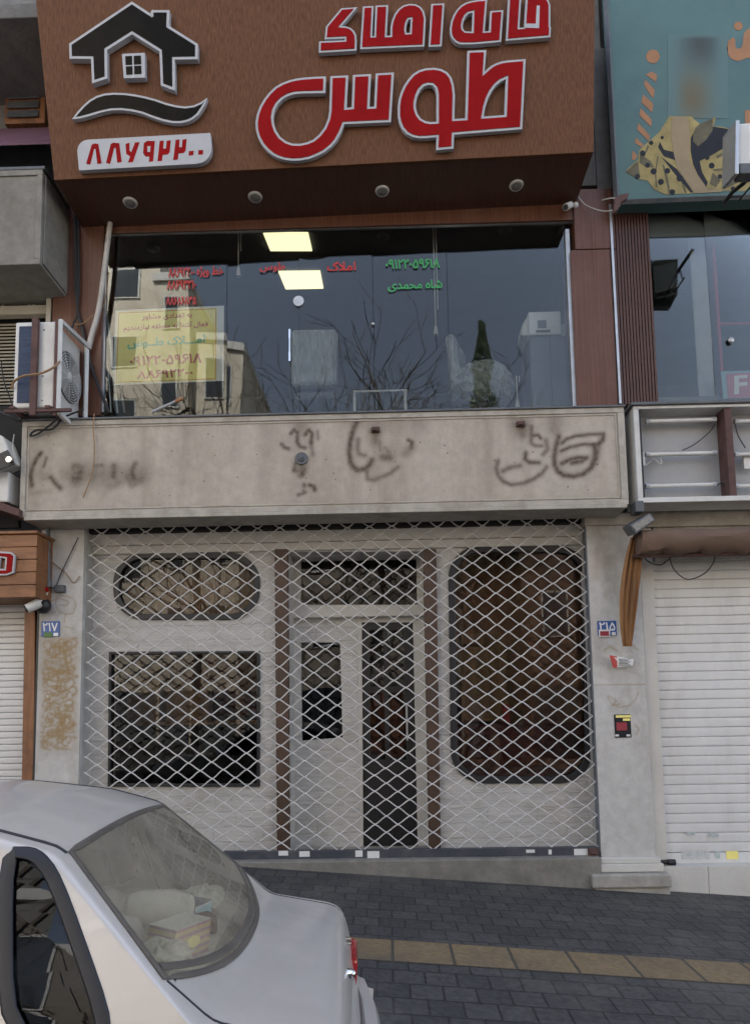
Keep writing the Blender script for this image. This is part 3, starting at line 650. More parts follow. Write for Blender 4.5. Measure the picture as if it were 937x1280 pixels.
letter(z2([(482, 45), (592, 40), (582, 166), (600, 148), (622, 130), (650, 116), (680, 106), (720, 100), (820, 92), (800, 499), (405, 531), (402, 612), (300, 621), (303, 546), (250, 551), (200, 552), (165, 545), (130, 527), (103, 497), (86, 460), (78, 420), (78, 370), (84, 325), (95, 288), (112, 250), (135, 215), (165, 180), (200, 158), (240, 146), (290, 143), (330, 150), (365, 168), (390, 200), (404, 245), (410, 300), (407, 440), (470, 436)]),
       [z2([(303, 456), (270, 458), (240, 453), (213, 438), (194, 412), (184, 380), (183, 345), (192, 305), (208, 272), (230, 250), (255, 242), (280, 245), (296, 262), (303, 300)]), z2([(577, 426), (697, 417), (705, 208), (675, 222), (645, 248), (620, 282), (600, 325), (586, 370)])])
letter(z3([(215, 99), (333, 91), (217, 228), (250, 230), (282, 240), (308, 262), (325, 295), (328, 345), (325, 405), (53, 421), (55, 339), (240, 331), (240, 317), (95, 324), (105, 231)]), [], 2.4)
letter(z3([(372, 86), (450, 82), (440, 300), (455, 300), (464, 80), (556, 75), (545, 298), (572, 297), (572, 240), (582, 190), (600, 145), (628, 105), (665, 78), (710, 66), (755, 70), (790, 88), (815, 120), (828, 175), (818, 375), (352, 395)]), [z3([(688, 278), (713, 277), (719, 178), (703, 180), (690, 212), (684, 250)])], 2.4)
letter([(538.2, 11.5), (554.5, 10.8), (551, 63.8), (534.8, 64.6)], [], 2.4)
letter(z4([(395, 33), (330, 38), (280, 46), (240, 58), (205, 78), (175, 108), (150, 148), (132, 195), (124, 245), (126, 285), (140, 318), (165, 345), (200, 360), (290, 360), (495, 342), (512, 112), (416, 119), (408, 264), (376, 266)]), [z4([(288, 130), (260, 137), (240, 155), (225, 185), (217, 220), (220, 250), (236, 266), (284, 268)])], 2.4)
lt = letter(z4([(548, 15), (642, 9), (628, 240), (662, 238), (676, 12), (730, 4), (775, 5), (812, 16), (838, 38), (852, 75), (852, 232), (857, 236), (853, 308), (530, 334)]), [], 2.4)
slab('letter_line', [z4([(752, 84), (774, 84), (769, 248), (664, 245), (668, 214), (745, 216)])], .0662, .069, 'white_acrylic', lt)
# house emblem
em = slab('emblem', [z5([(415, 47), (524, 118), (530, 97), (632, 97), (629, 188), (796, 293), (795, 381), (662, 383), (664, 563), (582, 533), (574, 336), (415, 236), (270, 328), (272, 492), (184, 521), (178, 379), (54, 378), (51, 291)])], .012, .075, 'white_acrylic', sign)
slab('emblem_face', [off(z5([(415, 47), (524, 118), (530, 97), (632, 97), (629, 188), (796, 293), (795, 381), (662, 383), (664, 563), (582, 533), (574, 336), (415, 236), (270, 328), (272, 492), (184, 521), (178, 379), (54, 378), (51, 291)]), 3.2)], .0755, .078, 'black_film', em)
slab('emblem_line', [z5([(522, 116), (532, 97), (538, 97), (540, 138), (531, 136)])], .0782, .080, 'white_acrylic', em)
ew = slab('emblem_window', [z5([(357, 350), (489, 344), (491, 487), (367, 491)])], .012, .075, 'white_acrylic', sign)
for q in ([(376, 365), (416, 363), (417, 414), (379, 416)], [(426, 363), (467, 361), (469, 411), (427, 413)], [(380, 424), (418, 422), (419, 470), (383, 472)], [(428, 421), (469, 419), (471, 467), (429, 469)]): slab('emblem_pane', [z5(q)], .0755, .078, 'black_film', ew)
wv = [(64, 722), (95, 680), (130, 642), (165, 611), (205, 588), (250, 574), (305, 569), (370, 571), (430, 579), (490, 591), (550, 607), (610, 628), (670, 643), (720, 649), (770, 642), (810, 624), (848, 598), (836, 635), (818, 665), (795, 698), (765, 722), (730, 738), (690, 745), (645, 744), (590, 733), (530, 713), (470, 690), (410, 676), (350, 669), (290, 671), (230, 684), (170, 702), (110, 718)]
we = slab('emblem_wave', [z5(wv)], .012, .06, 'white_acrylic', sign); slab('emblem_face', [off(z5(wv), 2.6)], .0605, .063, 'black_film', we)
# number plate
pl = slab('number_panel', [z6([(50, 205), (56, 180), (70, 160), (88, 148), (110, 142), (820, 103), (828, 190), (824, 218), (812, 243), (795, 262), (772, 275), (740, 282), (60, 320)])], .012, .07, 'white_acrylic', sign)
for l in ([(102, 282), (134, 172), (150, 165), (172, 167), (192, 280), (167, 284), (156, 196), (148, 197), (126, 287)], [(217, 278), (244, 168), (260, 160), (294, 163), (308, 272), (282, 276), (273, 190), (264, 191), (241, 283)],
          [(330, 167), (353, 161), (353, 205), (363, 215), (385, 159), (412, 157), (373, 272), (344, 275), (357, 240), (334, 225)], [(528, 150), (551, 148), (548, 195), (564, 194), (568, 150), (592, 146), (586, 214), (575, 228), (545, 231), (541, 265), (515, 268)],
          [(620, 144), (643, 141), (640, 187), (656, 186), (660, 143), (684, 138), (678, 206), (667, 220), (637, 223), (633, 258), (606, 261)], [(697, 209), (725, 207), (722, 232), (695, 235)], [(752, 204), (780, 202), (778, 228), (750, 230)]):
    slab('digit', [z6(l)], .0705, .072, 'red_acrylic', pl)
slab('digit', [z6([(436, 163), (455, 150), (500, 150), (490, 268), (465, 271), (468, 241), (445, 240), (432, 222)]), z6([(456, 180), (475, 179), (472, 214), (456, 214)])], .0705, .072, 'red_acrylic', pl)

# ------------------------------------------------------------------ stone signboard with ghost lettering
YF = -.42
fx0, fx1 = xx(27, YF, 585), xx(782, YF, 570); fz0, fz1 = zy(637.5, YF), zy(517, YF)
stone = thing('stone_signboard', 'long weathered stone signboard over the grille with sooty traces of removed letters', 'signboard', ((fx0+fx1)/2, YF/2, fz0))
a = lambda s, o: (lambda p: q2(pxl(p, s, o), YF))
g3, g4, g5 = a(4.685, (20, 540)), a(3.904, (320, 520)), a(4.685, (590, 510))
st = []
def k(l, w, al): st.append((l, w*1.6, min(.95, al*1.25)))
k(g3([(147, 122), (122, 155), (105, 190), (93, 225), (88, 260), (93, 310)]), .016, .8); k(g3([(180, 152), (163, 203)]), .012, .6); k(g3([(150, 240), (165, 270)]), .03, .25); k(g3([(205, 265), (232, 300), (260, 330)]), .018, .7)
k(g3([(340, 200), (385, 205), (378, 270), (340, 275)]), .02, .5); k(g3([(360, 245), (352, 290)]), .03, .45); k(g3([(465, 200), (500, 195)]), .015, .45); k(g3([(575, 195), (572, 260)]), .02, .6); k(g3([(560, 320), (600, 300)]), .03, .35)
k(g3([(700, 185), (680, 225), (690, 270)]), .02, .6); k(g3([(655, 260), (680, 315), (730, 280)]), .022, .4); k(g3([(310, 250), (520, 250), (730, 250)]), .075, .38); k(g3([(80, 250), (95, 360), (200, 345)]), .02, .2)
k(g4([(170, 85), (185, 68), (203, 83), (200, 125), (214, 150), (238, 156)]), .014, .72); k(g4([(240, 92), (257, 70), (273, 85), (269, 130)]), .014, .75); k(g4([(124, 138), (140, 155), (158, 160)]), .014, .7); k(g4([(300, 75), (303, 112)]), .01, .5); k(g4([(268, 130), (276, 190)]), .016, .45)
k(g4([(192, 235), (185, 265)]), .016, .65); k(g4([(200, 270), (235, 265), (215, 290)]), .02, .5); k(g4([(225, 285), (222, 290)]), .016, .6); k(g4([(235, 335), (236, 342)]), .014, .7); k(g4([(262, 338), (282, 345), (286, 360)]), .016, .75); k(g4([(232, 365), (242, 372), (205, 386)]), .013, .6); k(g4([(215, 40), (222, 60)]), .05, .35); k(g4([(220, 100), (225, 380)]), .13, .16)
k(g4([(490, 30), (470, 80), (458, 130), (454, 180), (460, 225), (475, 252), (500, 264), (530, 258), (553, 240), (565, 215)]), .02, .8); k(g4([(498, 115), (494, 150), (500, 185), (528, 193)]), .018, .55); k(g4([(603, 130), (605, 165)]), .012, .4); k(g4([(620, 200), (650, 203)]), .028, .6); k(g4([(628, 155), (648, 175)]), .015, .4)
k(g4([(742, 117), (760, 127), (756, 152)]), .014, .75); k(g4([(755, 155), (730, 185)]), .03, .4); k(g4([(540, 275), (543, 308), (578, 312), (610, 298), (655, 280), (690, 250)]), .016, .5); k(g4([(470, 20), (800, 40)]), .07, .2)
k(g5([(525, 205), (550, 182), (600, 165), (680, 155), (768, 152), (765, 190), (735, 212), (640, 214), (570, 230), (520, 252)]), .014, .72); k(g5([(505, 165), (488, 230), (478, 290), (482, 335), (500, 370), (535, 395), (590, 401), (650, 386), (695, 350), (716, 300), (722, 260), (714, 225)]), .02, .85)
k(g5([(525, 325), (570, 302), (625, 290), (668, 292), (640, 312), (580, 322)]), .018, .85); k(g5([(750, 180), (735, 250), (715, 320)]), .022, .4)
k(g5([(358, 160), (385, 158), (400, 178)]), .013, .7); k(g5([(347, 110), (343, 165), (345, 205), (370, 222), (405, 222)]), .014, .6); k(g5([(430, 190), (440, 240), (415, 272)]), .018, .55); k(g5([(312, 262), (308, 298), (330, 318), (388, 320)]), .016, .75)
k(g5([(180, 368), (215, 350), (280, 338)]), .018, .6); k(g5([(150, 310), (140, 350), (150, 395), (180, 430), (230, 450), (300, 440), (360, 415), (410, 380), (435, 345)]), .016, .62); k(g5([(470, 40), (480, 120)]), .05, .4); k(g5([(270, 60), (290, 100)]), .09, .4)
for cx_, cz_ in ((468, 538), (651, 530), (377, 575)): k(q2([(cx_, cz_), (cx_+1, cz_+14)], YF), .03, .45)
for px_ in (333, 341, 327, 470, 232, 128, 610, 700, 60, 95, 180, 290, 440, 520): k(q2([(px_, 522), (px_+rnd.uniform(-2, 2), 522+rnd.uniform(30, 110))], YF), rnd.uniform(.02, .06), rnd.uniform(.06, .15))
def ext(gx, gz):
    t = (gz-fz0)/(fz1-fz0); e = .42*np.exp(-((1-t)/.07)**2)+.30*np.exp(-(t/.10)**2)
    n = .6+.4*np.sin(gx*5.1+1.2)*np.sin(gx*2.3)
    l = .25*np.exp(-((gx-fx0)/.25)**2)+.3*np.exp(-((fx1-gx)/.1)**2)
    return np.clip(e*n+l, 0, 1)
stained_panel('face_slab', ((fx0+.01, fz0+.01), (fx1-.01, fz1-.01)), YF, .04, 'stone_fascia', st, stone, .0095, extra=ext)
c = MB(); w = .052
c.box((fx0, YF-.012, fz0), (fx1, YF+.05, fz0+w)); c.box((fx0, YF-.012, fz1-w), (fx1, YF+.05, fz1)); c.box((fx0, YF-.0115, fz0+w+.001), (fx0+w, YF+.05, fz1-w-.001)); c.box((fx1-w*1.3, YF-.0115, fz0+w+.001), (fx1, YF+.05, fz1-w-.001))
c.box((fx0+w+.012, YF-.008, fz0+w+.012), (fx1-w*1.3-.012, YF+.03, fz0+w+.028)); c.box((fx0+w+.012, YF-.008, fz1-w-.026), (fx1-w*1.3-.012, YF+.03, fz1-w-.012)); c.box((fx0+w+.012, YF-.0075, fz0+w+.03), (fx0+w+.026, YF+.03, fz1-w-.028)); c.box((fx1-w*1.3-.026, YF-.0075, fz0+w+.03), (fx1-w*1.3-.012, YF+.03, fz1-w-.028))
c.build('border', 'stone_trim', stone, bevel=.004)
c = MB(); c.box((fx0+.005, YF+.052, fz0+.004), (fx1-.004, -.065, fz1-.004)); c.build('box_body', 'stone_trim', stone)
c = MB(); c.box((fx0+.05, YF-.02, fz0-.035), (fx1-.02, -.07, fz0-.001)); c.build('drip_edge', 'stone_trim', stone, bevel=.006)
c = MB(); c.box((fx0-.01, YF-.03, fz1+.001), (fx1+.01, -.062, fz1+.02)); c.build('top_flashing', 'grey_metal', stone, bevel=.003)
c = MB(); p = W(377, 573.5, YF); c.tube([p+Vector((0, .0, 0)), p+Vector((0, -.02, 0))], .062, 22); c.tube([p+Vector((0, -.02, 0)), p+Vector((0, -.03, 0))], [.04, .03], 18); c.tube([p+Vector((0, -.0305, 0)), p+Vector((0, -.05, 0))], .014, 10); c.build('anchor_plate', 'grey_metal', stone, smooth='auto')
for x, y in ((469, 538.5), (649.5, 531.5)):
    p = W(x, y, YF); c = MB(); c.box((p.x-.04, YF-.035, p.z-.022), (p.x+.045, YF+.01, p.z+.03)); c.box((p.x-.03, YF-.06, p.z-.018), (p.x+.02, YF-.0352, p.z+.012)); c.build('bracket_stub', 'rust', stone, bevel=.006)
rb = random.Random(3); c = MB()
for i in range(46):
    p = W(rb.uniform(45, 760), rb.uniform(540, 620), YF); r_ = rb.uniform(.003, .007); c.tube([p+Vector((0, .01, 0)), p-Vector((0, .004, 0))], r_, 7)
c.build('fixing_plug', 'rust', stone)

# ------------------------------------------------------------------ scissor grille
gr = thing('scissor_grille', 'closed grey folding scissor grille with diamond mesh across the shop front', 'security grille', (xx(425, 0), 0, 0))
gx0, gx1 = xx(109, 0, 860), xx(739, 0, 860)-.0; gz0, gz1 = zy(1062, 0), zy(640, 0)
ncol = 44; nrow = 43
dx = (gx1-gx0)/ncol; dz = (gz1-gz0)/nrow; rg = random.Random(5)
nd = {}
for i in range(ncol+1):
    for j in range(nrow+2):
        sag = .006*math.sin(i*.55+j*.13)+.008*math.sin(j*.4+i*.21)
        nd[i, j] = Vector((gx0+dx*i+rg.uniform(-.004, .004)+.01*math.sin(j*.23)*math.sin(i*3.14/ncol), .006*math.sin(i*.8+j*.5), gz0+dz*j+sag+rg.uniform(-.004, .004)))
c = MB()
for m in range(-1, nrow+1):
    pts = []
    for i in range(ncol):
        ja = m if (i+m) % 2 == 0 else m+1; jb = m if ja == m+1 else m+1
        if min(ja, jb) < 0 or max(ja, jb) > nrow: 
            if len(pts) > 1: c.tube(pts, .0070, 5, cap=False)
            pts = []; continue
        p, q = nd[i, ja], nd[i+1, jb]
        for t in (0, .14, .38, .62, .86):
            e = t*t*(3-2*t)*.55+t*.45
            s_ = .005 if (i % 2 == 0) == (m % 2 == 0) else -.005
            pts.append(Vector((p.x+(q.x-p.x)*t, p.y+(q.y-p.y)*t+s_*math.cos(math.pi*t), p.z+(q.z-p.z)*e)))
    if pts:
        pts.append(nd[ncol, jb]); c.tube(pts, .0070, 5, cap=False)
for (i, j), p in nd.items():
    if (i+j) % 2 == 0 and j <= nrow: c.sphere(p+Vector((0, -.004, 0)), .0115, 6, 4, sc=(1.15, 1, .9))
c.build('mesh', 'grille', gr, smooth=True, fixn=False)
for q in ([(101, 655), (108, 655), (102, 1076), (93, 1076)], [(731.5, 650), (739, 650), (752, 1064), (744.5, 1064)]):
    z_a, z_b = W(*q[3], 0).z, W(*q[0], 0).z; xa = (W(*q[0], 0).x+W(*q[3], 0).x)/2; c = MB(); c.box((xa, -.045, z_a), (xa+.022, .05, z_b)); c.box((xa+.022, -.045, z_a), (xa+.055, -.036, z_b)); c.build('side_rail', 'rail', gr, bevel=.003)
c = MB(); c.box((gx0-.02, -.035, zy(1076, 0)), (gx1+.03, .03, zy(1061.5, 0))); c.box((gx0-.02, -.045, zy(1076, 0)-.004), (gx1+.03, .035, zy(1075, 0))); c.build('bottom_bar', 'grille_bar', gr, bevel=.003)
for x0_, y0_, w_, h_ in ((348, 1063.5, 12, 6), (374, 1064, 13, 7), (444, 1063, 9, 8), (459, 1064, 15, 10), (657, 1062, 11, 4), (685, 1062, 4, 6), (717, 1061, 17, 8)):
    c = MB(); prect(c, x0_, y0_, x0_+w_, y0_+h_, -.0385, .0012); c.build('sticker', 'paper_white', gr)
c = MB(); a_ = W(601, 1069, -.05); b_ = W(625, 1069, -.05); c.tube([a_+Vector((0, .015, 0)), a_, b_, b_+Vector((0, .015, 0))], .006, 6); c.build('bar_handle', 'grille_bar', gr, smooth='auto')
c = MB(); p = W(741, 1066, -.05); c.box((p.x-.05, -.06, p.z-.05), (p.x+.045, -.0455, p.z+.045)); c.tube([p+Vector((-.02, 0, -.02)), p+Vector((-.02, -.03, 0)), p+Vector((.02, -.03, 0)), p+Vector((.02, 0, -.02))], .008, 8); c.build('lock_plate', 'rust', gr, bevel=.004)

# ------------------------------------------------------------------ left neighbour
def wire(name, pts, r, m, label=None, cat='cable', parent=None, group=None, n=6):
    P = [Vector(p) for p in pts]; out = []
    for i in range(len(P)-1):       # Catmull-Rom
        p0, p1, p2, p3 = P[max(i-1, 0)], P[i], P[i+1], P[min(i+2, len(P)-1)]
        for s in range(6):
            t = s/6; out.append(.5*((2*p1)+(p2-p0)*t+(2*p0-5*p1+4*p2-p3)*t*t+(3*p1-p0-3*p2+p3)*t**3))
    out.append(P[-1]); mb = MB(); mb.tube(out, r, n); o = mb.build(name, m, parent, smooth='auto')
    if label: tag(o, label, cat, group)
    return o
LX = -9.
lb = thing('neighbour_building', 'building at the left edge with a concrete balcony box and cream louvred blind', 'building', (-6, .3, -.2))
c = MB(); c.box((LX, .25, zy(372, .25, 40)), (BX0-.005, .5, 13.5)); c.box((LX, .5, -1), (LX+.2, 9, 13.5)); c.box((LX+.2, 8.8, -1), (BX0-.005, 9, 13.5)); c.box((LX+.2, .5, 13.2), (BX0-.005, 8.8, 13.5)); c.box((LX, .25, zy(668, .25, 20)), (BX0-.005, .5, zy(515, .25, 20))); c.box((LX, .25, -1), (xx(-190, .25), .5, zy(668, .25, 20))); c.build('wall', 'concrete_dark', lb)
# balcony box
Yc = -.60; bx1 = xx(53, Yc, 270); c = MB(); z0, z1 = zy(332, Yc, 20), zy(214, Yc, 20)
c.box((LX, Yc, z0), (bx1, .25, z1)); c.build('balcony', 'concrete_old', lb, bevel=.012)
c = MB(); c.box((LX, Yc-.02, z1+.002), (bx1+.02, .25, z1+.035)); c.build('coping', 'grey_metal', lb, bevel=.006)
c = MB(); e = .06; c.box((LX, Yc-.016, z0), (bx1, Yc-.001, z0+e)); c.box((LX, Yc-.016, z1-e), (bx1, Yc-.001, z1)); c.box((bx1-e, Yc-.0155, z0+e+.001), (bx1, Yc-.001, z1-e-.001)); c.box((bx1+.001, Yc+.03, z0+.03), (bx1+.016, .2, z1-.03)); c.build('balcony_trim', 'concrete_old', lb, bevel=.005)
# louvred blind window below the balcony
Yl = .12; zb0, zb1 = zy(514, Yl, 30), zy(402, Yl, 30); X0, X1 = LX+4, xx(66, Yl, 450)
c = MB(); n = 26
for i in range(n):
    z = zb0+(zb1-zb0)*(i+.5)/n; h = (zb1-zb0)/n
    c.hexa([(X0, Yl, z-h*.45), (X1, Yl, z-h*.45), (X1, Yl+.03, z+h*.42), (X0, Yl+.03, z+h*.42)], [(X0, Yl+.006, z-h*.5), (X1, Yl+.006, z-h*.5), (X1, Yl+.036, z+h*.37), (X0, Yl+.036, z+h*.37)])
c.build('blind', 'blind', lb)
c = MB(); c.box((X0, .2, zb0), (X1+.1, .24, zb1+.4)); c.build('window_recess', 'interior_dark', lb)
c = MB(); c.box((X0, .02, zy(391, 0, 30)), (X1-.02, .12, zy(380, 0, 30))); c.build('blind_rail', 'blind', lb, bevel=.01)
c = MB(); za, zb = zy(379, 0, 30), zy(366, 0, 30); p = [(X1-.05-.17*i, .06, za if i % 2 else zb) for i in range(14)]
c.tube(p, .008, 5); c.tube([(q[0], .075, za+zb-q[2]) for q in p], .008, 5); c.tube([(X0, .06, zb), (X1-.02, .06, zb)], .008, 5); c.build('window_lattice', 'blind', lb)
c = MB(); c.box((X1-.01, -.04, zy(516, 0, 60)), (X1+.045, .2, zy(362, 0, 60))); c.build('window_jamb', 'blind', lb, bevel=.005)
# upper floors at the top left
c = MB(); z1a = zy(212, -.1, 30); c.hexa([(LX, -.45, z1a), (BX0-.01, -.45, z1a), (BX0-.01, .2, zy(160, .2, 30)), (LX, .2, zy(160, .2, 30))], [(LX, -.45, z1a-.02), (BX0-.01, -.45, z1a-.02), (BX0-.01, .2, zy(160, .2, 30)-.02), (LX, .2, zy(160, .2, 30)-.02)]); tag(c.build('sheet_awning', 'awning_purple'), 'dull purple sheet awning above the concrete balcony at the top left', 'awning')
Yv = .16; c = MB(); c.box((xx(7, Yv, 120), Yv, zy(154, Yv, 30)), (xx(57, Yv, 120), .249, zy(100, Yv, 30))); v = c.build('louvre_window', 'wood_post', lb, bevel=.006)
c = MB(); x0, x1 = xx(11, Yv, 120), xx(50, Yv, 120)
for i in range(4):
    za, zb = zy(148-11.5*i, Yv, 30), zy(138-11.5*i, Yv, 30); c.hexa([(x0, Yv-.03, za), (x1, Yv-.03, za), (x1, Yv-.004, zb), (x0, Yv-.004, zb)], [(x0, Yv-.024, za-.004), (x1, Yv-.024, za-.004), (x1, Yv-.002, zb-.004), (x0, Yv-.002, zb-.004)])
c.build('slat', 'grey_metal', v)
c = MB(); c.box((LX, -.75, zy(96, -.1, 30)), (BX0-.01, .249, zy(96, -.1, 30)+.16)); c.build('upper_slab', 'concrete_dark', lb, bevel=.01)
# left shop: plank sign, shutter, post
Ys = -.38; x1 = xx(46, Ys, 700); z0, z1 = zy(747, Ys, 20), zy(668, Ys, 20)
sg = thing('plank_signboard', 'orange brown wooden plank signboard with a red character above the left shutter', 'signboard', (x1-.5, Ys/2, z0))
c = MB(); nb = 5; hh = (z1-z0)/nb
for i in range(nb): c.box((LX+3, Ys-.002*(i % 2), z0+hh*i+.003), (x1, Ys+.03, z0+hh*(i+1)-.003))
c.build('planks', 'wood_orange', sg, bevel=.004)
c = MB(); c.box((LX+3, Ys+.032, z0+.004), (x1-.003, .2, z1-.004)); c.build('box_body', 'wood_orange', sg)
c = MB(); c.box((LX+3, Ys-.03, z1), (x1+.015, .2, z1+.03)); c.build('cap_board', 'wood_orange', sg, bevel=.005)
fl = lambda l, dy: PW(l, Ys-dy)
o_ = [(-16, 688), (14, 690), (19, 694), (17, 716), (9, 719), (-20, 720)]; h_ = [(1, 697), (7, 698), (6, 711), (-1, 711)]
c = MB(); c.prism([fl(o_, .035), fl(h_, .035)], (0, .03, 0)); so2 = c.build('character', 'white_acrylic', sg)
c = MB(); c.prism([fl(off(o_, 2.2), .040), fl(off(h_, -2), .040)], (0, .0045, 0)); c.build('character_face', 'red_acrylic', so2)
def slats(name, x0, x1, z0, z1, h, y, m, depth=.02):
    n = max(2, int(round((z1-z0)/h))); h = (z1-z0)/n; pr = []
    for i in range(n):
        b = z0+h*i
        for t, d in ((0.02, .55), (.08, .9), (.25, 1), (.75, 1), (.93, .85), (.985, .0)): pr.append((y+depth*(1-d), b+h*t))
    mb = MB(); v = [(x0, a, b) for a, b in pr]+[(x1, a, b) for a, b in pr]; k = len(pr)
    mb.add(v, [(i, i+k, i+1+k, i+1) for i in range(k-1)]); mb.box((x0, y+depth+.001, z0), (x1, y+depth+.02, z1)); return mb
sh = thing('roller_shutter', 'closed white roller shutter with narrow ribs beside the wooden post at the left edge', 'shutter', (-4.5, .1, -.1))
slats('x', LX+2.5, xx(31, .1, 860), -.4, zy(750, .1, 10), .066, .1, 0).build('slats', 'shutter_white', sh)
c = MB(); c.prism([PW([(31, 752), (44, 750), (42, 1110), (25, 1110)], -.03)], (0, .2, 0)); tag(c.build('wooden_post', 'wood_post', bevel=.006), 'orange brown wooden post between the left white shutter and the scrawled pillar', 'post')
c = MB(); X = xx(46, -.02, 860); c.box((X-.01, -.03, -.6), (X+.035, .1, zy(750, 0, 46))); c.build('gap_strip', 'black', lb)
# conduit, cables and camera on the left pillar
c = MB(); a_ = W(60, 650, -.12); b_ = W(61, 728, -.12); c.tube([a_, b_], .024, 10); c.tube([b_+Vector((0, 0, .02)), b_-Vector((0, 0, .05))], .03, 10); tag(c.build('drain_pipe', 'grey_metal', smooth='auto'), 'short grey vertical pipe down the top of the left pillar', 'pipe')
cc = thing('security_camera', 'white and black security camera pointing left under the plank signboard', 'camera', W(55, 752, -.2))
p = W(53, 752, -.22); d = Vector((-.75, -.4, -.5)).normalized(); c = MB(); c.tube([p+d*.02, p+d*.05, p+d*.16], [.045, .05, .046], 12); c.build('camera_body', 'white_metal', cc, smooth='auto')
c = MB(); c.tube([p+d*.161, p+d*.175], [.04, .036], 12); c.build('camera_lens', 'black', cc, smooth='auto')
c = MB(); q = W(54, 757, -.12); c.sphere(q, .085, 12, 8, sc=(1, .8, 1)); c.build('camera_dome', 'black', cc, smooth=True)
c = MB(); c.tube([W(60, 733, -.09), W(58, 742, -.14), p+d*.05], .018, 8); c.build('camera_arm', 'white_metal', cc, smooth='auto')
c = MB(); q = W(58, 737, -.16); c.sphere(q, .028, 8, 6); c.build('camera_knob', 'red_acrylic', cc, smooth=True)
c = MB(); prect(c, 68, 731, 80, 740, -.10, .05); tag(c.build('junction_box', 'grey_metal', bevel=.006), 'small grey junction box on the left pillar beside the security camera', 'junction box')
wire('pillar_cable', [W(98, 672, -.07), W(86, 697, -.075), W(76, 718, -.075), W(70, 733, -.08), W(64, 735, -.1)], .006, 'cable', 'thin dark cable running down to the junction box on the left pillar', 'cable')
wire('pillar_cable', [W(52, 688, -.075), W(66, 703, -.07), W(82, 716, -.07), W(92, 728, -.068), W(100, 720, -.07)], .005, 'cable_tan', 'thin brown cable sagging across the top of the left pillar', 'cable')
def plate(px, label, num, extra):
    x0, y0, x1, y1 = px; Y = YP-.012; c = MB(); prect(c, x0, y0, x1, y1, Y, .011); o = c.build('number_plate', 'blue_plate', bevel=.002); tag(o, label, 'house number')
    c = MB(); write(c, num, qrect(x0+2, y0+2, x1-2, y0+(y1-y0)*.66, -.0), lambda a, b: W(a, b, Y-.001), (0, -.0012, 0), .015, arabic=True); c.build('numerals', 'white_ink', o)
    for i_, (m, q) in enumerate(extra):
        c = MB(); prect(c, *q, Y-.004-.0018*i_, .0015); c.build('sticker', m, o)
    return o
plate((52, 776.5, 74.5, 795.5), 'blue house number plate reading 217 with a green sticker below the camera', '۲۱۷', [('green_ink', (55, 790.5, 65.5, 796)), ('white_ink', (67, 791, 73, 795))])
plate((746.5, 776, 770, 794.5), 'blue house number plate reading 215 with a dark red sticker on the right pillar', '۲۱۵', [('paper_white', (748, 787, 762, 796)), ('dkred_ink', (749.5, 789, 760.5, 794.8)), ('white_ink', (764, 790, 769, 794))])
# air conditioner
ya, yb_ = -.62, -.072
ac = thing('air_conditioner', 'white air conditioner outdoor unit on the ledge with its fan facing right', 'air conditioner', W(45, 515, -.6))
X0, X1 = xx(18, ya, 450), xx(69, ya, 450); z0, z1 = fz1+.055, zy(402, ya, 45)
c = MB(); c.box((X0, ya, z0), (X1, yb_, z1)); c.build('casing', 'white_metal', ac, bevel=.018, bseg=3)
c = MB(); c.box((X0+.045, ya-.008, z0+.05), (X0+.22, ya+.02, z1-.05)); c.build('coil', 'coil', ac)
fc = Vector((X1, (ya+yb_)/2, (z0+z1)/2)); rr = .25
c = MB(); c.tube([fc+Vector((-.02, 0, 0)), fc+Vector((.012, 0, 0))], rr, 32); c.build('fan_opening', 'fan_dark', ac, smooth='auto')
c = MB()
for i in range(1, 11):
    r_ = rr*i/10; c.tube([fc+Vector((.024, r_*math.cos(2*math.pi*k/28), r_*math.sin(2*math.pi*k/28))) for k in range(29)], .0045, 5, cap=False)
for i in range(6):
    t = math.pi*i/6; d = Vector((0, math.cos(t), math.sin(t)))*rr; c.tube([fc+d+Vector((.02, 0, 0)), fc-d+Vector((.02, 0, 0))], .005, 5)
c.sphere(fc+Vector((.02, 0, 0)), .05, 12, 6, sc=(.4, 1, 1)); c.build('fan_guard', 'white_metal', ac, smooth=True)
c = MB(); p = Vector((X1+.001, yb_-.1, z0+.4)); c.box((p.x, p.y-.04, p.z-.09), (p.x+.004, p.y+.04, p.z+.06)); c.build('badge', 'vinyl_red', ac)
c = MB()
for (zz, xo) in ((z1-.09, .25), (z0+.32, .25), (z0+.07, .25)): c.tube([(X0+xo+.04, ya-.004, zz), (X0+xo+.04, ya+.01, zz)], .008, 8)
c.build('screw', 'grey_metal', ac)
# cage in front of the fan and brown bracket
cg = thing('fan_cage', 'white and brown metal cage frame in front of the air conditioner fan', 'cage', (X1+.2, -.6, z0-.05))
xc0, xc1 = xx(75, ya, 470), xx(108, -.12, 470); y0c, y1c = ya-.02, -.12
fr = [Vector((xc0, y0c, z0-.06)), Vector((xc1, y1c, z0-.10)), Vector((xc1, y1c, zy(432, y1c, 105))), Vector((xc0, y0c, zy(401, y0c, 75)))]
c = MB()
for i in range(4):
    a_, b_ = fr[i], fr[(i+1) % 4]; c.tube([a_, b_], .026, 4)
c.build('frame', 'white_metal', cg)
c = MB(); c.box((xc0-.045, y0c-.015, z0-.1), (xc0-.012, y0c+.02, zy(402, ya, 75))); c.box((xx(39, ya-.05, 450), ya-.06, z0-.1), (xx(47, ya-.05, 450), ya-.02, zy(398, ya-.05, 43))); c.build('upright', 'rust', cg, bevel=.004)
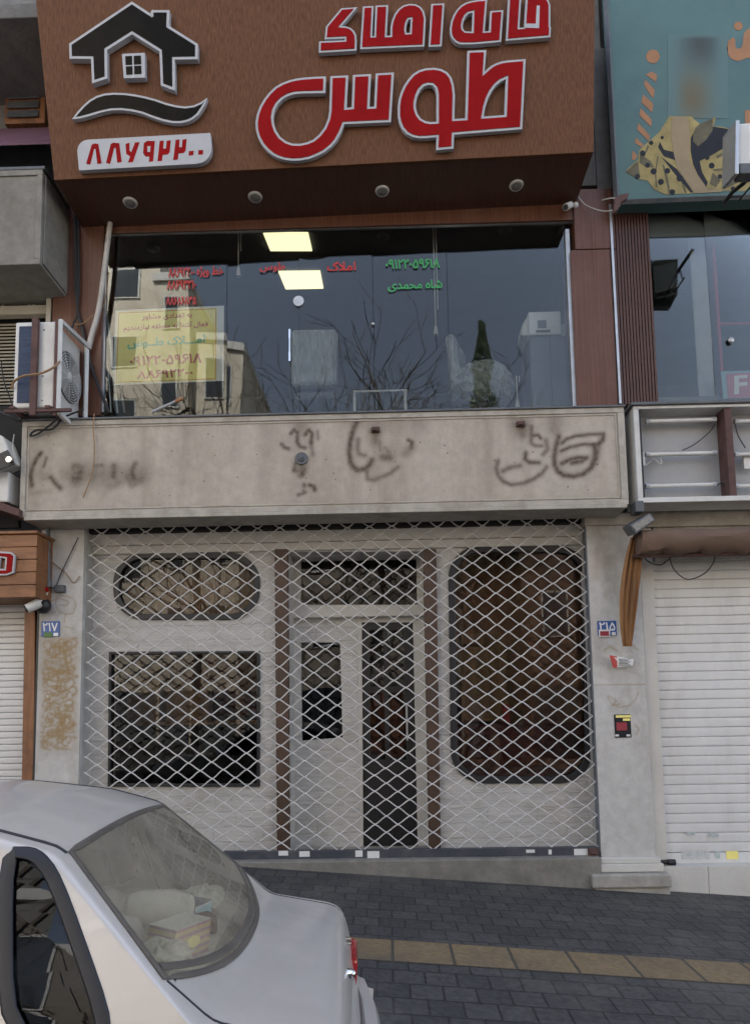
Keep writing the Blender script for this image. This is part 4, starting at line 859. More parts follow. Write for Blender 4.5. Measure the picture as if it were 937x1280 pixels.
c = MB(); zz = z0-.003; c.box((X0+.0, ya-.06, zz-.03), (X0+.05, yb_-.02, zz)); c.box((X1-.06, ya-.06, zz-.03), (X1-.01, yb_-.02, zz)); c.box((X0-.06, ya-.05, zz-.062), (xc0+.14, ya-.02, zz-.031)); c.build('bracket', 'rust', cg, bevel=.003)
wire('loose_cable', [W(75, 452, ya-.03), W(66, 460, ya-.08), W(50, 467, ya-.1), W(30, 470, ya-.09), W(18, 477, ya-.05), W(15, 486, ya-.02)], .011, 'cable_tan', 'tan cable hanging across the air conditioner casing', 'cable')
wire('loose_cable', [W(118, 517, YF-.03), W(117, 535, YF-.035), W(118, 560, YF-.04), W(116, 590, YF-.03), W(104, 622, YF-.03)], .007, 'cable_tan', 'tan cable dangling down the left part of the stone signboard', 'cable')
wire('loose_cable', [W(76, 520, YF-.1), W(62, 532, YF-.05), W(48, 542, YF-.04), W(38, 545, YF-.04), W(45, 538, YF-.06), W(66, 536, YF-.05), W(80, 522, YF-.05), W(104, 512, YF-.1)], .010, 'cable', 'looped black cable lying over the top left corner of the stone signboard', 'cable')
wire('riser_cable', [W(94, 270, -.1), W(95, 330, -.11), W(97, 385, -.1), W(103, 410, -.1), W(112, 450, -.1), W(126, 490, -.11), W(137, 516, -.12)], .017, 'cable', 'thick black cable descending the left brown cladding towards the ledge', 'cable')
wire('riser_cable', [W(98, 275, -.09), W(99, 340, -.1), W(97, 390, -.1), W(92, 405, -.12), W(90, 412, -.2)], .012, 'cable', 'thinner black cable beside the thick one, ending at the air conditioner', 'cable')
wire('riser_cable', [W(90, 405, -.12), W(102, 405, -.13), W(112, 398, -.12), W(130, 380, -.09), W(136, 340, -.08)], .006, 'cable_tan', 'thin tan cable crossing from the air conditioner to the window edge', 'cable')
wire('insulated_hose', [W(138, 279, -.1), W(134, 310, -.12), W(129, 350, -.13), W(123, 390, -.13), W(115, 418, -.12), W(111, 436, -.12)], .027, 'hose', 'pale wrapped insulated hose hanging beside the left window edge', 'hose', n=10)
# far left: lamp head and second unit
fl2 = thing('tilted_lamp', 'tilted white lamp head with black rim at the left edge beside the stone signboard', 'lamp', W(5, 560, -.5))
q = [W(-30, 530, -.55), W(4, 545, -.55), W(17, 577, -.55), W(-20, 590, -.55)]; c = MB(); c.prism([q], (0, .22, 0)); c.build('lamp_shell', 'white_metal', fl2, bevel=.02)
q = [W(-20, 575, -.57), W(10, 562, -.57), W(19, 580, -.57), W(-18, 594, -.57)]; c = MB(); c.prism([q], (0, .015, 0)); c.build('lamp_rim', 'black', fl2, bevel=.005)
c = MB(); p = W(11, 574, -.6); c.tube([p, p+Vector((0, .05, 0))], .03, 10); c.build('lamp_knob', 'chrome', fl2, smooth='auto')
c = MB(); prect(c, -60, 590, 11, 628, -.45, .3); tag(c.build('equipment_box', 'white_metal', bevel=.015), 'white equipment box below the tilted lamp at the left edge', 'box')
c = MB(); c.hexa([W(-40, 613, -.5), W(24, 636, -.5), W(24, 645, -.5), W(-40, 624, -.5)], [p+Vector((0, .4, 0)) for p in (W(-40, 613, -.5), W(24, 636, -.5), W(24, 645, -.5), W(-40, 624, -.5))]); tag(c.build('angle_bracket', 'rust'), 'rusty brown angle bracket under the white box at the left edge', 'bracket')
c = MB(); prect(c, -60, 508, 26, 660, -.1, .05); c.build('service_recess', 'interior_dark', lb)
wire('loose_cable', [W(2, 452, -.3), W(5, 475, -.35), W(12, 495, -.4), W(17, 510, -.42)], .007, 'cable', 'thin black cable in front of the louvred blind at the far left', 'cable')
wire('loose_cable', [W(0, 515, -.5), W(12, 520, -.5), W(24, 526, -.46), W(30, 520, -.45), W(40, 514, -.5)], .016, 'cable', 'bundle of black cable under the air conditioner bracket', 'cable')
wire('loose_cable', [W(18, 543, -.5), W(16, 560, -.52), W(20, 573, -.53), W(15, 577, -.55)], .005, 'cable_white', 'thin white cable looping beside the tilted lamp', 'cable')

# ------------------------------------------------------------------ right neighbour
RX = 9.
rbd = thing('neighbour_building', 'building at the right edge with dark glass windows and a brown ribbed pillar', 'building', (5.5, .3, -.6))
rx0 = BX1+.005
c = MB(); c.box((rx0, .25, zy(256, .25, 850)), (RX, .5, 13.5)); c.box((RX-.2, .5, -1.5), (RX, 9, 13.5)); c.box((rx0, 8.8, -1.5), (RX-.2, 9, 13.5)); c.box((rx0, .5, 13.2), (RX-.2, 8.8, 13.5)); c.box((rx0, .25, zy(700, .25, 850)), (RX, .5, zy(496, .25, 850))); c.box((7.2, .25, -1.5), (RX, .5, zy(700, .25, 850))); c.build('wall', 'concrete_dark', rbd)
c = MB(); X0, X1 = xx(771, -.04, 480), xx(822, -.04, 480); n = 13; z0, z1 = zy(505, -.04, 800), zy(256, -.04, 800)
c.box((X0, -.02, z0), (X1, .24, z1))
for i in range(n): a_ = X0+(X1-X0)*i/n; c.box((a_+.004, -.04, z0+.001), (a_+(X1-X0)/n-.006, -.0205, z1-.001))
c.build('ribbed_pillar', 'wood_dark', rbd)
c = MB(); prect(c, 742.5, 60, 766, 262, .0, .018); c.build('edge_column', 'concrete_dark', rbd)
c = MB(); X = xx(769, -.06, 400); c.box((X-.012, -.075, zy(505, -.06, 770)), (X+.012, -.02, zy(256, -.06, 770))); c.build('edge_strip', 'alu', rbd)
# upper glazing
Yg = .05; zz0, zz1 = zy(503, Yg, 860), zy(293, Yg, 860); zt1 = zy(256, Yg, 860)
c = MB(); c.box((xx(815, Yg, 400), Yg-.01, zt1), (RX-.3, Yg+.04, zt1+.05)); win2 = c.build('window', 'alu', rbd)
for a_, b_, cc_ in ((815, 888, 0), (888, 1010, 1), (1010, 1140, 2)):
    x0, x1 = xx(a_, Yg, 400)+.002, xx(b_, Yg, 400)-.002; c = MB(); t = (.004, -.006, .002)[cc_]; c.hexa([(x0, Yg-t, zz0), (x1, Yg+t, zz0), (x1, Yg+t, zt1), (x0, Yg-t, zt1)], [(x0, Yg-t+.008, zz0), (x1, Yg+t+.008, zz0), (x1, Yg+t+.008, zt1), (x0, Yg-t+.008, zt1)]); c.build('pane', 'glass', win2)
c = MB(); c.box((xx(815, Yg, 400), Yg+.03, zz1), (RX-.3, Yg+.05, zt1)); c.build('header_panel', 'lightbox_back', win2)
c = MB(); p = W(913, 425, Yg-.02); c.sphere(p, .035, 10, 6, sc=(1, .5, 1)); c.build('glass_lock', 'alu', win2, smooth=True)
c = MB(); x_ = xx(893, .3, 400); c.box((x_, .25, zz0), (x_+.03, .3, zz1)); c.box((x_, .26, zy(408, .3, 900)), (RX-.3, .29, zy(408, .3, 900)+.02)); c.build('inner_frame', 'dkred_ink', win2)
c = MB(); prect(c, 866, 262, 886, 505, .32, .02); c.build('inner_post', 'lightbox_back', win2)
c = MB(); z0r, z1r = zy(515, .3, 860), 6.9; c.box((rx0, 4.3, z0r), (RX-.21, 4.4, z1r)); c.box((rx0, .51, z0r-.1), (RX-.21, 4.4, z0r)); c.box((rx0, .51, z1r), (RX-.21, 4.4, z1r+.1)); c.build('upper_room', 'interior_up', rbd)
dsn = thing('window_sign', 'pale blue and pink window sign with the letter F behind the right glass', 'sign', W(920, 497, Yg+.09))
c = MB(); prect(c, 902, 463, 985, 497.5, Yg+.08, .02); c.build('board', mat('sign_pale_blue', (.25, .42, .48), .5), dsn)
c = MB(); prect(c, 908, 466, 980, 497, Yg+.076, .0035); c.build('panel', mat('sign_pink', (.50, .15, .2), .5), dsn)
c = MB(); write(c, 'FOR RENT'[:1], ((918, 470), (932, 469), (932, 492), (918, 493)), lambda x, y: W(x, y, Yg+.0755), (0, -.002, 0), .03, arabic=False); c.build('lettering', 'white_ink', dsn)
# hanging speaker behind the glass
sp = thing('hanging_speaker', 'dark square speaker on an arm hanging behind the right upper window', 'speaker', W(833, 365, .35))
c = MB(); c.prism([PW([(815, 333), (845, 326), (848, 358), (818, 367)], .3)], (0, .25, 0)); c.build('speaker_box', 'black', sp, bevel=.01)
c = MB(); c.tube([W(865, 318, .5), W(850, 350, .4), W(838, 368, .35)], .02, 6); c.tube([W(820, 373, .3), W(854, 366, .3)], .016, 6); c.build('arm', 'black', sp)
# beam, awning and lower front
c = MB(); prect(c, 786, 632, 1170, 655, -.02, .26); c.box((xx(811, .05), .02, zy(700, .05, 900)), (RX, .24, zy(640, .05, 900))); c.build('lintel', 'stone_trim', rbd)
sh2 = thing('roller_shutter', 'wide closed white roller shutter below the brown awning on the right', 'shutter', (4.6, .1, -.3))
sx0, sx1 = xx(816, .12, 860), xx(1150, .12, 860); zs0, zs1 = zy(1078, .12, 880), zy(690, .12, 880)
slats('x', sx0, sx1, zs0+.1, zs1, .0955, .12, 0, .014).build('slats', 'shutter_white', sh2)
c = MB(); c.box((sx0, .10, zs0-.012), (sx1, .16, zs0+.097)); c.box((sx0, .09, zs0-.03), (sx1, .17, zs0-.0125)); bb = c.build('bottom_rail', 'shutter_white', sh2, bevel=.004)
c = MB(); prect(c, 907, 1064, 922, 1074, .096, .002); c.build('sticker', 'poster_yellow', sh2)
for q in ((858, 1040, 868, 1044), (886, 1041, 897, 1046), (893, 1064, 899, 1073)): c = MB(); prect(c, *q, .094, .002); c.build('sticker', mat('worn_sticker', (.42, .48, .48), .7, var=.3, vs=40), sh2)
c = MB(); prect(c, 851, 1064, 886, 1074, .097, .0015); c.build('sticker', mat('torn_paper', (.50, .52, .52), .8, var=.25, vs=30), sh2)
c = MB(); x_ = xx(822, .1, 1071); c.tube([(x_-.03, .02, zs0+.03), (x_+.08, .02, zs0+.03)], .022, 10); c.tube([(x_+.06, .01, zs0+.03), (x_+.13, .01, zs0+.03)], .03, 10); c.build('shutter_lock', 'black', sh2, smooth='auto')
c = MB(); c.prism([PW([(797, 655), (813, 655), (834, 1081), (818, 1081)], .03)], (0, .12, 0)); c.build('shutter_jamb', 'white_plaster', rbd, bevel=.004)
c = MB(); c.box((xx(826, -.02, 1100), -.04, -1.2), (xx(884, -.02, 1100)-.002, .3, zy(1080.5, -.02, 880)-.012)); c.box((xx(884, -.02, 1100)+.002, -.04, -1.4), (7.2, .3, zy(1080.5, -.02, 880)-.012)); c.build('plinth_tile', 'white_plaster', rbd, bevel=.004)
# light box
Yx = -.45; lx = thing('light_box', 'open white sign light box without cover showing bare fluorescent tubes', 'light box', W(870, 628, -.3))
X0, X1 = xx(794, Yx, 565), xx(1120, Yx, 565); z0, z1 = zy(627, Yx, 860), zy(506, Yx, 860)
c = MB(); c.box((X0, Yx, z0), (X1, Yx+.32, z0+.05)); c.box((X0, Yx, z1-.03), (X1, Yx+.32, z1)); c.box((X0, Yx+.001, z0+.051), (X0+.05, Yx+.32, z1-.031)); c.build('frame', 'white_metal', lx, bevel=.004)
c = MB(); c.box((X0-.03, Yx-.03, z1+.001), (X1, -.041, z1+.03)); c.build('cap', 'grey_metal', lx, bevel=.004)
c = MB(); c.box((X0+.051, Yx+.20, z0+.051), (X1, Yx+.3, z1-.031)); c.build('back_panel', 'lightbox_back', lx)
dv = [(908, 917), (1022, 1031)]
for a_, b_ in dv: c = MB(); prect(c, a_, 509, b_, 622, Yx+.02, .17); c.build('divider', 'rust', lx, bevel=.004)
c = MB(); c.box((X0+.052, Yx+.02, z0+.052), (X0+.075, Yx+.19, z1-.032)); c.build('rail', 'black', lx)
segs = [(806, 894), (917, 1010), (1033, 1110)]
for (a_, b_) in segs:
    for y_ in (527, 568.5, 608):
        yt = Yx+.10; p, q = W(a_, y_, yt), W(b_, y_, yt); q.z = p.z+.003
        c = MB(); c.tube([p+(q-p)*.04, q-(q-p)*.04], .021, 10); o = c.build('tube', 'tube', lx, smooth='auto')
        c = MB(); c.tube([p, p+(q-p)*.05], .028, 8); c.tube([q-(q-p)*.05, q], .028, 8); c.build('tube_holder', 'alu', o, smooth='auto')
wire('tube_lead', [W(893, 530, Yx+.1), W(886, 540, Yx+.13), W(868, 555, Yx+.15), W(852, 563, Yx+.17)], .005, 'cable', parent=lx)
wire('tube_lead', [W(806, 570, Yx+.12), W(816, 573, Yx+.1), W(826, 580, Yx+.1), W(822, 566, Yx+.12), W(814, 575, Yx+.12), W(803, 585, Yx+.13)], .005, 'cable_white', parent=lx)
wire('tube_lead', [W(893, 608, Yx+.12), W(902, 604, Yx+.12), W(909, 612, Yx+.1), W(903, 618, Yx+.1)], .006, 'cable', parent=lx)
wire('tube_lead', [W(918, 530, Yx+.1), W(922, 545, Yx+.1), W(931, 560, Yx+.14)], .006, 'cable', parent=lx)
c = MB(); prect(c, 799, 565, 806, 582, Yx+.09, .03); c.build('ballast', 'white_metal', lx, bevel=.004)
c = MB(); prect(c, 929, 566, 938, 586, Yx+.12, .03); c.build('ballast', 'white_metal', lx, bevel=.004)
# light box floodlight below
fd = thing('floodlight', 'small grey floodlight tilted down under the light box corner', 'floodlight', W(798, 655, -.35))
c = MB(); p = W(796, 636, -.42); c.box((p.x-.03, -.46, p.z-.04), (p.x+.05, -.3, p.z+.07)); c.build('mount', 'grey_metal', fd, bevel=.006)
c = MB(); P = PW([(786, 656), (812, 641), (819, 650), (794, 668)], -.5); c.prism([P], (0, .22, .03)); c.build('housing', 'grey_metal', fd, bevel=.012)
c = MB(); P = PW([(789, 657), (811, 644), (816, 650), (795, 664)], -.508); c.prism([P], (0, .007, 0)); c.build('lens', 'downlight', fd)
# rolled brown awning
aw = thing('rolled_awning', 'rolled up dusty brown canvas awning above the right shutter', 'awning', W(870, 690, -.3))
xa, xb = xx(797, -.35, 676), xx(1150, -.35, 676); zm = zy(676, -.35, 870); c = MB(); nx, na = 60, 16; vs = []; ra = random.Random(9)
for i in range(nx+1):
    x = xa+(xb-xa)*i/nx; wv_ = .012*math.sin(i*.9)+.008*math.sin(i*2.3)
    for j in range(na):
        t = 2*math.pi*j/na; ry, rz = .15+.01*math.sin(3*t+i*.3), .115+wv_*max(0, -math.sin(t))*1.2+.006*math.sin(5*t+i*.5)
        vs.append((x, -.32+ry*math.cos(t), zm+.01+rz*math.sin(t)-(.02 if math.sin(t) < -.6 else 0)))
c.add(vs, [(i*na+j, i*na+(j+1) % na, (i+1)*na+(j+1) % na, (i+1)*na+j) for i in range(nx) for j in range(na)]+[tuple(range(na)), tuple(reversed(range(nx*na, nx*na+na)))]); c.build('canvas', 'awning_brown', aw, smooth='auto')
c = MB(); c.tube([(xa-.04, -.3, zm-.13), (xb, -.3, zm-.13)], .02, 8); c.build('roller_bar', 'rust', aw, smooth='auto')
# hanging cloth
def drape(name, cols, rows, m):
    """cols: list of (x pixel top, x pixel bottom, depth offset)"""
    mb = MB(); nr = 14; nc = len(cols); vs = []
    for k in range(nr+1):
        t = k/nr
        for (xt, xm, xb_, yo) in cols:
            x = (xt*(1-t)**2+2*xm*t*(1-t)+xb_*t*t); y = rows[0]+(rows[1]-rows[0])*t; vs.append(W(x, y, -.22+yo*(1-.5*t)+.01*math.sin(t*7+xt)))
    n0 = len(vs); vs += [v+Vector((0, .006, 0)) for v in vs]
    fs = []
    for k in range(nr):
        for i in range(nc-1): q = (k*nc+i, k*nc+i+1, (k+1)*nc+i+1, (k+1)*nc+i); fs += [q, tuple(a+n0 for a in reversed(q))]
    mb.add(vs, fs); return mb.build(name, m, smooth=True)
o = drape('hanging_cloth', [(788, 766, 778, 0), (790, 773, 779.5, -.06), (791.5, 776, 781, .02), (793, 781, 782.5, -.07), (796, 783, 784, .03), (799, 790, 786, -.05), (801, 793, 787.5, .02), (804, 799, 789, -.03)], (672, 808), 'cloth_orange')
tag(o, 'faded orange brown cloth hanging gathered down the right pillar', 'cloth')
wire('loose_cable', [W(800, 690, -.1), W(810, 702, -.1), W(825, 706, -.1), W(838, 697, -.12)], .006, 'cable', 'short black cable loop below the awning near the hanging cloth', 'cable')
wire('loose_cable', [W(836, 696, -.12), W(842, 712, -.1), W(858, 724, -.1), W(878, 718, -.1), W(890, 705, -.1), W(893, 694, -.12)], .006, 'cable', 'wide black cable loop hanging over the top of the right shutter', 'cable')
# paper and small poster on the right pillar
c = MB(); Yq = YP-.02; c.hexa([W(761, 819, Yq-.05), W(791.5, 824, Yq-.02), W(790, 832, Yq-.03), W(766, 835, Yq-.03)], [p+Vector((0, .002, 0)) for p in (W(761, 819, Yq-.05), W(791.5, 824, Yq-.02), W(790, 832, Yq-.03), W(766, 835, Yq-.03))]); o = c.build('flyer', 'paper_white'); tag(o, 'crooked white and red flyer on the right pillar under the hanging cloth', 'flyer')
c = MB(); q_ = (W(761, 819, Yq-.052), W(770.5, 820.5, Yq-.044), W(771, 834.5, Yq-.034), W(766, 835, Yq-.034)); c.hexa(q_, [p+Vector((0, .0015, 0)) for p in q_]); c.build('flyer_band', 'ink_red', o)
c = MB()
for i in range(5): prect(c, 773, 823.4+i*1.9, 788-(i % 2)*3, 824.1+i*1.9, Yq-.0485+i*.002, .0012)
c.build('print_lines', 'fan_dark', o)
c = MB(); prect(c, 767.5, 893, 788, 922, YP-.006, .004); o = c.build('small_poster', 'print_dark', bevel=0); tag(o, 'small dark poster with yellow and red print on the right pillar', 'poster')
c = MB(); prect(c, 769, 894, 788, 897, YP-.0085, .002); prect(c, 778, 898, 787, 901, YP-.0085, .002); c.build('yellow_print', 'poster_yellow', o)
c = MB(); prect(c, 770, 903, 783, 913, YP-.0085, .002); c.build('red_print', 'dkred_ink', o)
for a_ in (768.5, 782.5): c = MB(); prect(c, a_, 918, a_+4.5, 920.5, YP-.0085, .002); c.build('white_print', 'paper_white', o)

# ------------------------------------------------------------------ billboard
Yk = -.22; bb_ = thing('billboard', 'faded teal billboard with orange writing and a woman in a polka dot dress', 'billboard', W(860, 250, -.4))
K0, K1 = W(768, 252, Yk), W(1200, 234, Yk); KT0 = W(765.5, 0, Yk); zt = KT0.z+1.1
K0.x = (K0.x+KT0.x)/2
q = [K0, K1, Vector((K1.x, Yk, zt)), Vector((K0.x, Yk, zt))]
c = MB(); c.hexa(q, [p+Vector((0, .2, 0)) for p in q]); c.build('face', 'billboard_teal', bb_)
c = MB()
for a_, b_ in ((q[0]-Vector((.03, 0, .01)), q[1]-Vector((0, 0, .01))), (q[3]-Vector((.03, 0, 0)), q[0]-Vector((.03, 0, .03)))): c.tube([a_+Vector((0, -.005, 0)), b_+Vector((0, -.005, 0))], .03, 4)
c.build('edge_frame', 'grey_metal', bb_)
def pr(name, l, m, d, holes=()):
    mb = MB(); mb.prism([PW(l, Yk-d)]+[PW(h, Yk-d) for h in holes], (0, .0015, 0)); return mb.build(name, m, bb_)
zb7 = lambda p: pxl(p, 4.92, (760, 0))
# striped letter
circ = lambda cx_, cy_, r_: [(cx_+r_*math.cos(R(a_)), cy_+r_*math.sin(R(a_))) for a_ in range(0, 360, 20)]
pr('print_stroke', zb7(circ(273, 347, 42)), 'print_orange', .003)
for l in ([(228, 460), (262, 440), (298, 458), (293, 503)], [(217, 520), (226, 490), (283, 552), (278, 600), (262, 590)], [(202, 630), (212, 580), (276, 640), (268, 690)], [(188, 705), (198, 665), (265, 735), (262, 780)], [(174, 795), (184, 757), (255, 835), (247, 868)], [(162, 880), (168, 845), (215, 890), (205, 905)], [(143, 980), (148, 925), (178, 960), (160, 985)]): pr('print_stroke', zb7(l), 'print_orange', .003)
pr('print_letter', zb7([(735, 250), (770, 228), (780, 250), (778, 285), (790, 300), (815, 296), (825, 270), (830, 210), (850, 180), (890, 165), (890, 360), (850, 355), (820, 368), (790, 376), (755, 362), (732, 330), (727, 290)]), 'print_orange', .003)
pr('print_letter', zb7(circ(797, 160, 27)), 'print_orange', .003)
pr('print_letter', [(930, 138), (950, 137), (950, 160), (931, 160)], 'print_orange', .003)
# the figure on the poster: soft head-and-hair area, arm, dress
mh = mat('print_portrait', (.1, .1, .1), .55); nh = mh.node_tree; av = nh.nodes.new('ShaderNodeAttribute'); av.attribute_name = 'print'; nh.links.new(av.outputs['Color'], nh.nodes['Principled BSDF'].inputs['Base Color'])
mb = MB(); nx, ny = 30, 40; cols = []
for j in range(ny+1):
    for i in range(nx+1):
        u, v = i/nx, j/ny; mb.v.append(W(834+(909-834)*u, 43+(148-43)*v, Yk-.003))
        sm = lambda e0, e1, x: (lambda t: t*t*(3-2*t))(min(1, max(0, (x-e0)/(e1-e0))))
        edge = sm(0, .25, u)*sm(1, .72, u)*sm(0, .06, v)
        hair = sm(.62, .1, v)*math.exp(-((u-.55)/.33)**2); skin = math.exp(-((u-.42)/.3)**2)*math.exp(-((v-.75)/.33)**2)
        b_ = np.array((.086, .152, .150)); b_ = b_*(1-.85*hair*edge)+np.array((.03, .032, .026))*.85*hair*edge; b_ = b_*(1-.95*skin*edge)+np.array((.115, .095, .042))*.95*skin*edge; cols.append((*b_, 1))
for j in range(ny):
    for i in range(nx): a_ = j*(nx+1)+i; mb.f.append((a_, a_+1, a_+nx+2, a_+nx+1)); mb.m.append(0)
o = mb.build('print_portrait', mh, bb_, fixn=False); at = o.data.attributes.new('print', 'FLOAT_COLOR', 'POINT'); at.data.foreach_set('color', np.array(cols, dtype=np.float32).ravel())
pr('print_dress', zb7([(105, 1055), (125, 1030), (180, 985), (190, 920), (230, 885), (270, 850), (310, 815), (345, 760), (372, 715), (500, 716), (560, 760), (610, 745), (662, 716), (645, 775), (700, 780), (770, 800), (790, 800), (800, 870), (871, 860), (890, 1120), (840, 1175), (700, 1172), (610, 1160), (500, 1190), (350, 1196), (280, 1165), (240, 1110), (180, 1100)]), 'print_dress', .004)
pr('print_shadow', zb7([(640, 778), (720, 790), (790, 815), (785, 860), (700, 915), (640, 950), (560, 990), (575, 1060), (610, 1120), (600, 1150), (560, 1100), (520, 1010), (505, 930), (505, 850), (530, 800), (580, 790)]), 'print_dark', .0055)
pr('print_shadow', zb7([(305, 905), (315, 870), (340, 920), (400, 935), (410, 985), (340, 960)]), 'print_dark', .0055)
pr('print_shadow', zb7([(520, 800), (560, 760), (640, 730), (640, 800), (600, 860), (550, 900), (520, 870)]), 'print_shade', .0058)
pr('print_shadow', zb7([(195, 950), (260, 990), (280, 1030), (230, 1030), (190, 1000)]), 'print_shade', .0052)
pr('print_shadow', zb7([(108, 1055), (180, 990), (195, 1090), (160, 1085)]), 'print_shade', .0052)
pr('print_shadow', zb7([(325, 965), (420, 1040), (520, 1180), (505, 1185), (400, 1060)]), 'print_dark', .0056)
pr('print_shadow', zb7([(640, 1060), (690, 1110), (660, 1150), (620, 1130)]), 'print_shade', .0052)
for l in ([(300, 960), (308, 960), (292, 1060), (300, 1150), (290, 1150), (284, 1060)], [(240, 890), (250, 900), (215, 980), (206, 975)], [(450, 1120), (470, 1150), (480, 1188), (470, 1188), (455, 1150)], [(660, 960), (760, 900), (840, 890), (838, 900), (765, 915), (668, 975)], [(640, 1040), (740, 1030), (800, 1000), (803, 1010), (742, 1045), (645, 1052)], [(330, 1010), (345, 1020), (370, 1120), (380, 1190), (370, 1190), (355, 1120)]): pr('print_fold', zb7(l), 'print_shade', .0053)
pr('print_shadow', zb7([(720, 1110), (830, 1060), (880, 1080), (720, 1160)]), 'print_shade', .0052)
pr('print_arm', zb7([(385, 760), (395, 720), (470, 716), (495, 740), (500, 860), (495, 980), (530, 1050), (580, 1120), (610, 1165), (690, 1165), (700, 1180), (530, 1188), (480, 1120), (420, 1030), (400, 940), (385, 850)]), 'print_skin', .0065)
pr('print_shadow', zb7([(480, 718), (515, 718), (540, 770), (525, 810), (500, 830), (498, 745)]), 'print_dress', .0062)
for x, y, r_ in ((277, 1053, 19), (362, 1050, 17), (322, 1118, 18), (392, 1180, 17), (210, 942, 17), (438, 1095, 20), (262, 878, 13), (240, 1015, 15), (178, 1085, 15), (634, 1018, 18), (606, 968, 15), (752, 955, 20), (725, 993, 15), (760, 1053, 18), (685, 1085, 14), (330, 845, 10), (765, 1160, 14), (820, 900, 14), (850, 1000, 16)): pr('print_dot', zb7(circ(x, y, r_)), 'print_dark', .0068)
# floodlight in front of the billboard
fd = thing('floodlight', 'white floodlight on a black arm in front of the teal billboard at the right edge', 'floodlight', W(930, 215, -.95))
c = MB(); c.prism([PW([(922, 154), (965, 150), (965, 210), (921, 208)], -1.05)], (0, .2, .04)); c.build('housing', 'white_metal', fd, bevel=.02)
c = MB(); c.prism([PW([(919, 150), (924, 150), (923, 217), (918, 217)], -1.1)], (0, .25, .05)); c.build('rim', 'alu', fd, bevel=.006)
c = MB(); prect(c, 924, 203, 960, 216, -1.06, .12); c.build('gear_box', 'grey_metal', fd, bevel=.01)
c = MB(); c.tube([W(940, 214, -1.0), W(930, 228, -.85), W(915, 240, -.6), W(908, 249, -.5), W(905, 254, -.3)], .02, 8); c.build('arm', 'black', fd, smooth='auto')
c = MB(); c.tube([W(945, 225, -.9), W(930, 242, -.7), W(922, 252, -.55), W(926, 246, -.6), W(912, 246, -.52)], .008, 6); c.build('lead', 'cable', fd, smooth='auto')
# corner camera and small fitting
cc = thing('security_camera', 'small white bullet camera at the right corner under the brown signboard', 'camera', W(714, 262, -.16))
p = W(713, 256, -.10); d = (W(700, 262, -.27)-p).normalized(); c = MB(); c.tube([p+d*.01, p+d*.04, p+d*.15], [.034, .036, .036], 12); c.build('camera_body', 'white_metal', cc, smooth='auto')
c = MB(); c.tube([p+d*.151, p+d*.158], .028, 12); c.build('camera_lens', 'black', cc, smooth='auto')
c = MB(); c.tube([p, p+Vector((.05, .05, .02))], .014, 8); c.sphere(p+Vector((.06, .04, .02)), .035, 10, 6); c.build('camera_mount', 'white_metal', cc, smooth=True)
wire('loose_cable', [W(718, 240, -.08), W(730, 255, -.1), W(745, 262, -.2), W(760, 264, -.3), W(774, 258, -.4), W(768, 248, -.45), W(752, 250, -.3)], .006, 'cable_white', 'thin pale cable strung between the brown signboard corner and billboard', 'cable')
c = MB(); c.prism([PW([(768, 247), (774, 243), (786, 241), (784, 247), (776, 252), (772, 262), (766, 266)], -.56)], (0, .05, 0)); tag(c.build('metal_clamp', 'rust', bevel=.005), 'dark metal clamp at the lower left corner of the teal billboard', 'clamp')

# ------------------------------------------------------------------ things in and on the upper window
po = thing('window_poster', 'yellow poster with white border inside the left window pane', 'poster', W(210, 482, .02))
Yo = .012; fo = lambda x, y: W(x, y, Yo)
c = MB(); c.prism([[fo(*p) for p in ((144.5, 388), (280, 382), (279.5, 476), (141, 481.5))]], (0, .002, 0)); c.build('sheet', 'paper_white', po)
c = MB(); c.prism([[fo(*p)+Vector((0, -.0018, 0)) for p in ((147.5, 390), (271.5, 384.5), (270.5, 475), (144.5, 479.5))]], (0, .0012, 0)); c.build('yellow_field', 'poster_yellow', po)
c = MB()
fr = [fo(*p)+Vector((0, -.0030, 0)) for p in ((149, 391.5), (270, 386), (269.5, 473.5), (146, 478))]
for i in range(4): c.tube([fr[i], fr[(i+1) % 4]], .003, 4)
c.build('border_line', 'ink_red', po)
for s, q, m, b in (('به تعدادی مشاور', qrect(178, 392.5, 240, 401, -.04), 'ink_red', .02), ('فعال آشنا به منطقه نیازمندیم', qrect(155, 406, 260, 416, -.05), 'ink_red', .02), ('امـــلاک طــوس', qrect(160, 424, 256, 437, -.06), 'ink_teal', .03), ('۰۹۱۲۲۰۵۹۶۱۸', qrect(163, 446, 252, 458, -.05), 'ink_red', .02), ('۸۸۶۹۲۲۰۰', qrect(172, 464, 241, 474, -.05), 'ink_red', .02)):
    c = MB(); write(c, s, q, fo, (0, -.0034, 0), b); c.build('lettering', m, po)
c = MB(); p0, p1, p2 = W(190, 515, -.16), W(219, 502, -.13), W(229, 498, -.12); st_ = thing('broom_stick', 'pale stick with an orange tip lying on the ledge below the window', 'stick', p0)
c.tube([p0, p1], .014, 8); c.build('shaft', 'alu', st_, smooth='auto'); c = MB(); c.tube([p1, p2], .019, 8); c.build('tip', 'print_orange', st_, smooth='auto')
for (a_, b_, tip, lab) in (((139, 516), (130, 388), 'print_orange', 'thin pole with an orange tip leaning inside the left window pane'), ((147, 516), (132, 376), 'ink_teal', 'thin pole with a green tip leaning inside the left window corner'), ((156, 516), (151, 482), 'alu', 'short pale rod standing behind the lower edge of the yellow poster')):
    p0, p1 = W(*a_, .18), W(*b_, .06); t_ = thing('leaning_pole', lab, 'pole', p0); e_ = p0+(p1-p0)*.86
    c = MB(); c.tube([p0, e_], .014, 8); c.build('shaft', 'alu', t_, smooth='auto'); c = MB(); c.tube([e_, p1], .019, 8); c.build('tip', tip, t_, smooth='auto')
